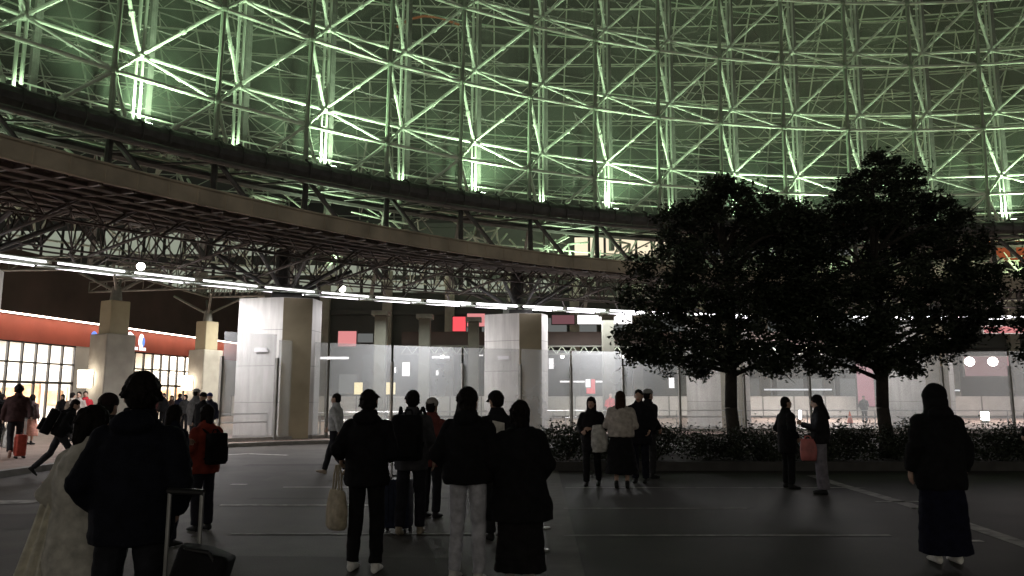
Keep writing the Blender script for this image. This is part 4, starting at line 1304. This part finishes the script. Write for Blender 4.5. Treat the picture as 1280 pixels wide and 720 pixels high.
        blob(Q, Hd((0, -.040, .080)), .080 * r * h, .070 * r * h, .085 * h, hrot)
    if hair in ('short', 'hoodback'):
        shellhair()
    elif hair == 'tousled':
        shellhair(1.12)
        rr = random.Random(seed)
        for q in range(46):
            d_ = V3((rr.gauss(0, 1), rr.gauss(-.4, 1), rr.gauss(0, .8))).normalized()
            if d_.y > .3 and d_.z < .4: continue
            c = V3((0, -.016, .112)) + V3((d_.x * .084, d_.y * .096, d_.z * .094))
            cap(Q, Hd(c), Hd(c + V3((d_.x * .020 + rr.gauss(0, .01), d_.y * .020, -.030))), .020 * h, .007 * h, 8)
    elif hair == 'bob':
        shellhair(1.06)
        for sx in (1, -1): cap(Q, Hd((.066 * sx, -.005, .12)), Hd((.070 * sx, .005, .0)), .034 * h, .026 * h)
        cap(Q, Hd((0, -.06, .10)), Hd((0, -.066, -.02)), .07 * h, .055 * h)
    elif hair == 'long':
        shellhair(1.06)
        for sx in (1, -1): cap(Q, Hd((.062 * sx, -.012, .12)), Hd((.068 * sx, -.03, -.06)), .034 * h, .03 * h)
        zl = -.24
        loft(Q, [(Hd((0, -.05, .10)), hrot @ V3((.082, 0, 0)) * h, hrot @ V3((0, .05, 0)) * h), (Hd((0, -.07, .0)), hrot @ V3((.088, 0, 0)) * h, hrot @ V3((0, .048, 0)) * h),
                 (Hd((0, -.095, -.12)), hrot @ V3((.098, 0, 0)) * h, hrot @ V3((0, .042, 0)) * h), (Hd((0, -.115, zl)), hrot @ V3((.075, 0, 0)) * h, hrot @ V3((0, .028, 0)) * h)], 20)
    elif hair == 'ponytail':
        shellhair(1.02)
        cap(Q, Hd((0, -.10, .12)), Hd((0, -.135, .03)), .034 * h, .030 * h); cap(Q, Hd((0, -.135, .03)), Hd((0, -.13, -.10)), .030 * h, .014 * h)
    if hair == 'hood':
        blob(Q, Hd((0, -.012, .108)), .112 * h, .122 * h, .128 * h, hrot)
        loft(Q, [(Hd((0, -.025, .07)), hrot @ V3((.112, 0, 0)) * h, hrot @ V3((0, .115, 0)) * h), (Hd((0, -.03, -.03)), hrot @ V3((.118, 0, 0)) * h, hrot @ V3((0, .112, 0)) * h), (Hd((0, -.03, -.10)), hrot @ V3((.15, 0, 0)) * h, hrot @ V3((0, .115, 0)) * h)], 20)
        fuse(Q, 'hood', cloth(hat), t, vox, 3, .007, 10, .8, seed + 5)
    elif hair in ('beanie', 'cap'):
        shellhair(.97)
        fuse(Q, 'hair', hm, t, vox, 2, .004, 40, .2, seed)
        K = MB()
        if hair == 'beanie':
            blob(K, Hd((0, -.008, .140)), .090 * h, .105 * h, .092 * h, hrot)
            loft(K, [(Hd((0, -.008, .105)), hrot @ V3((.091, 0, 0)) * h, hrot @ V3((0, .107, 0)) * h), (Hd((0, -.008, .155)), hrot @ V3((.094, 0, 0)) * h, hrot @ V3((0, .110, 0)) * h)], 20)
        else:
            blob(K, Hd((0, -.006, .150)), .088 * h, .104 * h, .072 * h, hrot)
            loft(K, [(Hd((0, .06, .142)), hrot @ V3((.07, 0, 0)) * h, hrot @ V3((0, .05, -.005)) * h), (Hd((0, .10, .136)), hrot @ V3((.072, 0, 0)) * h, hrot @ V3((0, .075, -.008)) * h), (Hd((0, .10, .128)), hrot @ V3((.070, 0, 0)) * h, hrot @ V3((0, .073, -.008)) * h)], 18)
        fuse(K, 'hat', cloth(hat), t, vox, 2, .003, 30, .5, seed)
    else:
        fuse(Q, 'hair', hm, t, vox * .85, 2, .0045, 52, .14, seed)
    t['_w'] = 0
    del t['_w']
    t.location.z = 0
    return t, [t.matrix_basis @ w[2] for w in wr], (lambda p: t.matrix_basis @ U(p))

def rbox(mb, c, d, rz=0.0, tilt=None, n=28, pw=5.0):
    """soft-edged box"""
    m3 = tilt or Matrix.Rotation(rz, 3, 'Z')
    rings = []
    for z, w in ((-1, .86), (-.96, .95), (-.86, 1), (.86, 1), (.96, .95), (1, .86)):
        rings.append((V3(c) + m3 @ V3((0, 0, z * d[2] / 2)), m3 @ V3((d[0] / 2 * w, 0, 0)), m3 @ V3((0, d[1] / 2 * w, 0))))
    return loft(mb, rings, n, pw)

def backpack(at, heading, s, col, label, lean=0):
    """hangs against a back; at = world point between the shoulder blades"""
    t = thing('backpack', label, 'backpack', at, -R(heading), None)
    b = MB(); rbox(b, (0, -.20 * s, -.20 * s), (.31 * s, .17 * s, .46 * s)); b.build('pack_body', cloth(col), t, smooth=True)
    b = MB(); rbox(b, (0, -.31 * s, -.28 * s), (.24 * s, .07 * s, .22 * s)); b.build('pocket', cloth(col), t, smooth=True)
    for sx in (1, -1):
        MB().path([(.10 * sx * s, -.12 * s, .03 * s), (.12 * sx * s, .02 * s, .10 * s), (.125 * sx * s, .13 * s, .02 * s), (.13 * sx * s, .12 * s, -.16 * s), (.12 * sx * s, -.10 * s, -.36 * s)], .018 * s, 7).build('strap', cloth(col), t)
    MB().path([(-.04 * s, -.14 * s, .03 * s), (-.03 * s, -.15 * s, .08 * s), (.03 * s, -.15 * s, .08 * s), (.04 * s, -.14 * s, .03 * s)], .009 * s, 6).build('grab_handle', cloth(col), t)
    return t

def tote(at, heading, w, hgt, col, label, name='tote_bag', cat='bag', drop=.20, m=None):
    """at = the hand that holds the handles"""
    t = thing(name, label, cat, at, -R(heading))
    m = m or cloth(col)
    b = MB()
    loft(b, [((0, 0, -drop - hgt), (w * .44, 0, 0), (0, .05, 0)), ((0, 0, -drop - hgt * .92), (w * .49, 0, 0), (0, .065, 0)), ((0, 0, -drop - hgt * .5), (w * .52, 0, 0), (0, .06, 0)), ((0, 0, -drop - hgt * .12), (w * .46, 0, 0), (0, .035, 0)), ((0, 0, -drop), (w * .42, 0, 0), (0, .018, 0))], 28, 3.2)
    o = b.build('bag_body', m, t, smooth=True)
    for v in o.data.vertices: v.co.y += .012 * noise.noise(v.co * 11); v.co.x += .012 * noise.noise(v.co * 7 + V3((4, 4, 4)))
    for sy in (.014, -.014):
        MB().path([(-w * .22, sy, -drop - .03), (-w * .16, sy, -drop * .45), (-.02, sy * .6, -.015), (.02, sy * .6, -.015), (w * .16, sy, -drop * .45), (w * .22, sy, -drop - .03)], .009, 6).build('handle', m, t)
    return t

def suitcase(x, y, heading, w, d, h, col, label, hh=1.02, tilt=0):
    t = thing('suitcase', label, 'suitcase', (x, y, 0), -R(heading))
    b = MB(); rbox(b, (0, 0, .06 + h / 2), (w, d, h)); b.build('shell', cloth(col, .5), t, smooth=True)
    rb = MB()
    for q in range(5): rb.box((-w * .32 + w * .16 * q, -d / 2 - .002, .06 + h / 2), (.02, .012, h * .78))
    rb.build('shell_rib', cloth(col, .5), t)
    for sx in (1, -1): MB().path([(sx * .105, d * .30, .06 + h * .5), (sx * .105, d * .30, hh)], .0115, 8).build('handle_tube', M['alu'], t)
    MB().path([(-.115, d * .30, hh), (.115, d * .30, hh)], .017, 8).build('handle_grip', M['black'], t)
    for sx in (1, -1):
        for sy in (1, -1):
            MB().tube((sx * w * .38 - .014, sy * d * .34, .028), (sx * w * .38 + .014, sy * d * .34, .028), .028, 10).build('wheel', M['black'], t)
    MB().path([(-.08, 0, .06 + h - .005), (-.06, 0, .06 + h + .035), (.06, 0, .06 + h + .035), (.08, 0, .06 + h - .005)], .010, 6).build('carry_handle', M['black'], t)
    return t

def G(px, d):
    """point on the ground that stands d metres away under this column of the photo"""
    return (px - 640) / FPX * d * 1.0, d

BK, NV, DG = (.009, .009, .010), (.009, .011, .024), (.028, .028, .028)
# --- nearest pair on the left
x, y = G(180, 4.35)
person(x, y, -8, 1.71, 'nearest person, seen from behind in a bulky dark navy jacket beside the trolley', .0085, top=(.009, .010, .016), bottom=(.02, .021, .026), arms=('pocket', 'pocket'), hair='tousled', hem=.80, bulk=1.12, seed=1, yaw=-28, stance=.05)
x, y = G(122, 4.75)
person(x, y, 20, 1.525, 'person in a long pale grey woollen coat left of the nearest person', .0085, top=(.52, .50, .45), bottom=(.03, .03, .03), arms=('hold', 'pocket'), hair='bob', hem=.22, bulk=1.15, seed=2, yaw=20, nod=8, low='trousers')
# pale shawl that hangs down beside the grey coat
sc = thing('shawl', 'long pale beige shawl hanging down left of the grey coat', 'shawl', (x - .13, y + .02, 0))
b = MB()
rows = []
for j in range(22):
    f = j / 21
    z = 1.24 - 1.19 * f
    wdt = .07 + .36 * f
    rows.append([V3((-.02 - .20 * f - wdt * 0 - wdt * .5 + wdt * k / 30, -.02 + .028 * math.sin(k * .9 + 3 * f) * (.4 + f), z)) for k in range(31)])
bot = [[v + V3((0, .014, 0)) for v in r] for r in rows]
for A_, B_ in zip(rows, rows[1:]): b.strip(A_, B_)
for A_, B_ in zip(bot, bot[1:]): b.strip(B_, A_)
for r, q in zip((rows[0], rows[-1]), (bot[0], bot[-1])): b.strip(r, q)
b.strip([r[0] for r in rows], [r[0] for r in bot]); b.strip([r[-1] for r in bot], [r[-1] for r in rows])
b.build('cloth_fall', cloth((.72, .69, .60)), sc, smooth=True)
# trolley and the duffel lying on it
x, y = G(232, 4.05)
suitcase(x, y, 20, .34, .22, .52, (.012, .012, .014), 'black trolley case with a tall pale telescopic handle at the front left', hh=1.10)
x, y = G(273, 4.05)
t = thing('duffel_bag', 'black soft duffel bag leaning on the trolley case', 'duffel bag', (x - .01, y - .03, .72), R(8))
b = MB(); rbox(b, (0, 0, 0), (.27, .22, .22), tilt=Matrix.Rotation(R(17), 3, 'Y')); o = b.build('bag_body', cloth((.010, .010, .011), .7), t, smooth=True)
for v in o.data.vertices: v.co += V3((noise.noise(v.co * 9), noise.noise(v.co * 8 + V3((3, 3, 3))), noise.noise(v.co * 8 + V3((7, 7, 7))))) * .022
MB().path([(-.10, -.09, .08), (-.06, -.10, .13), (.05, -.10, .11), (.09, -.09, .04)], .009, 6).build('handle', M['black'], t)
x, y = G(141, 7.4)
person(x, y, 10, 1.61, 'person whose dark head shows between the grey coat and the navy jacket', .012, top=DG, hair='beanie', hat=(.02, .012, .012), seed=4, arms=('pocket', 'down'), bulk=1.1)
x, y = G(222, 8.6)
person(x, y, 24, 1.50, 'short person in dark blue standing right behind the navy jacket', .012, top=(.012, .013, .022), bottom=(.012, .013, .02), arms=('pocket', 'phone'), hair='bob', hem=.62, bulk=1.15, seed=5, nod=10)
x, y = G(264, 9.6)
person(x, y, -55, 1.49, 'person in a rust red jacket with a black backpack, by the dark blue person', .012, top=(.20, .035, .022), bottom=(.02, .02, .028), arms=('hold', 'pocket'), hair='bob', hem=.78, bulk=1.12, seed=6, nod=5)
backpack((x + .05, y - .03, 1.14), -55, .80, BK, 'black backpack on the rust red jacket')
# --- man with tote and the group in the middle
x, y = G(463, 7.35)
p, w, U_ = person(x, y, 6, 1.655, 'man all in black with white trainers, holding a cream tote bag', .0085, top=BK, bottom=(.010, .010, .011), shoe=(.80, .78, .75), arms=('hold', 'hang'), hair='hoodback', hem=.80, bulk=1.12, seed=7, legs='shift')
tote((w[1].x - .02, w[1].y - .02, w[1].z - .06), 48, .27, .36, (.46, .40, .30), 'cream cloth tote bag hanging from the hand of the man in black', drop=.24)
x, y = G(423, 16.4)
person(x, y, -78, 1.68, 'walking man in a pale grey top and dark trousers before the glass', .014, top=(.42, .43, .44), bottom=(.02, .02, .025), shoe=(.25, .2, .15), arms=('swingf', 'swingb'), legs='walk', hair='short', hem=.92, seed=8)
x, y = G(517, 9.3)
person(x, y, 4, 1.67, 'person with a black backpack and pale sleeve, standing by a blue suitcase', .011, top=(.06, .06, .065), bottom=(.02, .02, .026), shoe=(.30, .26, .20), arms=('down', 'strap'), legs='step', hair='short', hem=.76, bulk=1.08, seed=9, yaw=-15)
backpack((x, y - .08, 1.36), 4, 1.12, BK, 'large black backpack worn by the person by the blue suitcase')
x2, y2 = G(500, 9.5)
suitcase(x2, y2, 15, .38, .25, .56, (.02, .026, .05), 'dark blue suitcase standing beside the large black backpack', hh=.98)
x, y = G(541, 10.6)
person(x, y, 25, 1.57, 'person in a dull red jacket and pale grey hat behind the backpacker', .012, top=(.16, .05, .045), bottom=(.025, .025, .03), arms=('pocket', 'pocket'), hair='beanie', hat=(.32, .30, .28), hem=.74, bulk=1.15, seed=10)
x, y = G(586, 6.95)
person(x, y, 14, 1.665, 'person in a black jacket and washed grey jeans, hood down, at the centre', .0085, top=BK, bottom=(.46, .46, .50), shoe=(.6, .58, .55), arms=('hold', 'pocket'), hair='long', hem=.86, bulk=1.2, low='jeans', seed=11, legs='shift', yaw=25)
x, y = G(622, 9.0)
person(x, y, -30, 1.66, 'man in a dark cap looking down between the two women at the centre', .012, top=(.016, .016, .018), bottom=(.02, .02, .022), arms=('phone', 'phone'), hair='cap', seed=12, nod=18, bulk=1.1)
t = thing('paper_sheet', 'folded white paper held by the man in the dark cap', 'paper', (x + .02, y - .36, 1.22), R(20))
MB().add([(-.07, 0, -.05), (.07, 0, -.08), (.075, .02, .09), (-.065, .02, .12), (-.07, -.004, -.05), (.07, -.004, -.08), (.075, .016, .09), (-.065, .016, .12)], [(0, 1, 2, 3), (7, 6, 5, 4), (0, 4, 5, 1), (1, 5, 6, 2), (2, 6, 7, 3), (3, 7, 4, 0)]).build('sheet', M['line'], t)
x, y = G(650, 6.95)
person(x, y, -4, 1.55, 'woman in a wide black knee length coat over a long dark skirt', .0085, top=(.010, .010, .011), bottom=(.014, .013, .014), shoe=(.34, .31, .29), arms=('pocket', 'pocket'), hair='bob', hem=.58, bulk=1.32, low='skirt', skirt_hem=.12, flare=.25, seed=13)
# --- group under the left tree
x, y = G(738, 14.4)
p, w, U_ = person(x, y, 195, 1.60, 'woman in black holding a white jacket over her arm, left of the white fleece', .013, top=(.012, .012, .013), bottom=(.012, .012, .013), arms=('hold', 'fold'), hair='long', hem=.66, bulk=1.05, seed=14, legs='step')
t = thing('folded_jacket', 'white quilted jacket draped over the arm of the woman in black', 'jacket', (x + .10, y - .28, 0))
b = MB(); loft(b, [((0, 0, .62), (.13, 0, 0), (0, .05, 0)), ((.02, 0, .80), (.15, 0, 0), (0, .07, 0)), ((0, .01, 1.0), (.14, 0, 0), (0, .08, 0)), ((-.02, .02, 1.10), (.10, 0, 0), (0, .06, 0))], 22, 2.6)
fuse(b, 'jacket_fold', cloth((.50, .49, .46)), t, .013, 2, .02, 12, .4, 3)
x, y = G(774, 14.0)
person(x, y, 10, 1.70, 'woman in a white fleece jacket and long black skirt under the left tree', .013, top=(.44, .40, .36), bottom=(.010, .010, .011), shoe=(.012, .012, .012), arms=('hold', 'hold'), hair='long', hairm=HAIRB, hem=.90, bulk=1.22, low='skirt', skirt_hem=.26, flare=.30, seed=15)
x, y = G(797, 14.9)
person(x, y, 200, 1.74, 'tall person in a dark hooded coat right behind the white fleece', .014, top=(.012, .012, .015), bottom=(.012, .013, .02), arms=('pocket', 'pocket'), hair='short', hem=.70, bulk=1.2, seed=16)
x, y = G(808, 15.8)
person(x, y, 60, 1.76, 'person in a grey cap, farthest of the group under the left tree', .014, top=(.016, .016, .018), bottom=DG, arms=('pocket', 'pocket'), hair='cap', hat=(.30, .30, .29), bulk=1.05, seed=17)
# --- couple and hooded person on the right
x, y = G(978, 14.0)
person(x, y, 80, 1.60, 'person in a black coat facing the woman with the lit phone', .013, top=(.012, .012, .013), bottom=(.012, .012, .013), arms=('pocket', 'pocket'), hair='short', hem=.66, bulk=1.05, seed=18)
x, y = G(1019, 13.2)
p, w, U_ = person(x, y, -70, 1.63, 'woman in a dark top and grey trousers looking at a lit phone', .013, top=(.014, .013, .014), bottom=(.16, .15, .17), arms=('carry', 'phone'), hair='long', hem=.86, bulk=1.05, low='wide', seed=19, nod=12)
t = thing('phone', 'lit phone screen in the hand of the woman in grey trousers', 'phone', (w[1].x - .05, w[1].y - .07, w[1].z + .16), R(35))
MB().box((0, 0, 0), (.078, .010, .155)).build('case', M['black'], t, bevel=.004)
MB().box((0, -.0065, 0), (.070, .003, .145)).build('screen', M['phone_glow'], t)
tote((x - .24, y - .06, .97), 10, .26, .36, (.42, .10, .10), 'red and white paper bag hanging beside the grey trousers', name='paper_bag', drop=.06, m=mat('red_paper', (.40, .12, .11), .6, var=.5, scale=5))
x, y = G(1163, 7.75)
person(x, y, 4, 1.70, 'hooded person in a black parka and long navy skirt, alone at right', .0085, top=(.010, .010, .011), bottom=(.008, .009, .021), shoe=(.80, .77, .72), arms=('down', 'down'), hair='hood', hat=(.010, .010, .011), hem=.70, bulk=1.22, low='skirt', skirt_hem=.10, flare=.245, seed=20)
x, y = G(1290, 12.5)
person(x, y, -20, 1.78, 'dark person half cut off by the right edge', .014, top=BK, bottom=BK, arms=('pocket', 'pocket'), hair='short', bulk=1.2, seed=21)
# --- beyond the glass
x, y = G(1075, 46)
t_, _, _ = person(x, y, 200, 1.62, 'small dark figure standing in front of the pink lit shop', .03, top=BK, bottom=BK, arms=('pocket', 'phone'), hair='short', bulk=1.2, seed=22, group='people beyond the glass screen', face=False, fingers=False)
t_.location.z = SW
x, y = G(762, 39)
t_, _, _ = person(x, y, 180, 1.70, 'person in a bright red jacket beyond the glass', .03, top=(.45, .04, .05), bottom=DG, arms=('hold', 'hold'), hair='cap', hat=(.5, .45, .42), bulk=1.15, seed=23, group='people beyond the glass screen', face=False, fingers=False)
t_.location.z = SW
# --- on the pavement by the shops
SHP = 'people on the pavement by the shops'
def far(px, d, head, H, label, v=.022, **kw):
    x, y = G(px, d)
    kw.setdefault('fingers', False); kw.setdefault('face', True)
    t_, w, U_ = person(x, y, head, H, label, v, group=SHP, **kw)
    t_.location.z = SW
    return t_, w, x, y
t_, w, x, y = far(29, 19.6, -35, 1.80, 'walking man in a dark red brown jacket at the left edge', .016, top=(.045, .025, .025), bottom=(.02, .02, .022), shoe=(.42, .3, .25), arms=('pull', 'down'), legs='walk', hair='tousled', hem=.84, bulk=1.2, seed=31)
suitcase(x + .32, y - .25, 50, .34, .24, .52, (.34, .06, .04), 'red suitcase pulled by the man in the red brown jacket', hh=.98).location.z = SW
t_, w, x, y = far(3, 20.5, -30, 1.66, 'person in black cut off by the left edge, holding a white bag', .016, top=BK, bottom=DG, arms=('carry', 'carry'), legs='step', hair='bob', bulk=1.15, seed=32)
tote((w[0].x + .02, w[0].y, w[0].z + SW - .05), 40, .42, .50, (.55, .55, .52), 'white plastic carrier bag held by the person at the left edge', name='carrier_bag', drop=.12)
t_, w, x, y = far(84, 16.2, 62, 1.58, 'person striding right with a bulky black backpack', .014, top=BK, bottom=(.03, .03, .034), arms=('hold', 'hold'), legs='lunge', hair='short', lean=22, bulk=1.15, seed=33)
t_.location.z = .02
backpack((x + .10, y + .05, 1.24), 62, 1.15, BK, 'bulky black backpack on the striding person').rotation_euler = (-R(22), 0, -R(62))
far(84, 33, 180, 1.62, 'person in black standing before the shop window', top=BK, bottom=DG, hair='bob', seed=34)
far(96, 27, 20, 1.66, 'person in a pale beige coat by the wall lamp', top=(.38, .34, .29), bottom=DG, hair='short', hem=.7, seed=35)
far(104, 28, 170, 1.70, 'person in pale grey trousers and beige top by the broad pillar', top=(.34, .30, .27), bottom=(.34, .33, .32), hair='short', seed=36)
far(112, 28.5, 150, 1.72, 'person in a bright red coat at the foot of the broad pillar', top=(.40, .03, .04), bottom=BK, hair='short', hem=.7, seed=37, bulk=1.1)
far(200, 38, 10, 1.64, 'person in dark red among the crowd outside the second shop', .028, top=(.06, .022, .022), bottom=BK, hair='bob', seed=38, bulk=1.1)
far(209, 36, 200, 1.70, 'person in black, middle of the crowd outside the second shop', .028, top=BK, bottom=BK, hair='short', seed=39, bulk=1.15)
far(219, 37, 160, 1.60, 'short person in brown in the crowd outside the second shop', .028, top=(.05, .03, .024), bottom=BK, hair='long', seed=40, bulk=1.1)
far(229, 35, 20, 1.68, 'person in a dark blue coat, right end of the crowd outside the second shop', .028, top=NV, bottom=BK, hair='short', seed=41, bulk=1.15)
far(236, 33, 190, 1.62, 'person in dark grey close to the farther pillar', .026, top=DG, bottom=BK, hair='bob', seed=42, bulk=1.1)
far(249, 21.5, 30, 1.72, 'person with a pale cap and grey coat in front of the farther pillar', .018, top=(.13, .13, .13), bottom=(.04, .04, .045), hair='cap', hat=(.42, .41, .38), arms=('strap', 'down'), hem=.72, bulk=1.12, seed=43)
far(258, 20.0, 200, 1.60, 'person in black between the pale cap and the rust red jacket', .018, top=BK, bottom=BK, hair='beanie', hat=BK, bulk=1.1, seed=44)
far(266, 24.0, 170, 1.62, 'person with a dark blue cap just left of the glass screen', .02, top=(.02, .022, .035), bottom=BK, hair='beanie', hat=(.03, .04, .12), bulk=1.1, seed=45)
far(10, 27, 20, 1.60, 'short dark person behind the left edge walkers', .022, top=BK, bottom=BK, hair='short', seed=46)
far(47, 25, 10, 1.58, 'person in a salmon skirt behind the red suitcase', .022, top=(.10, .07, .07), bottom=(.45, .22, .17), low='skirt', hair='bob', seed=47)
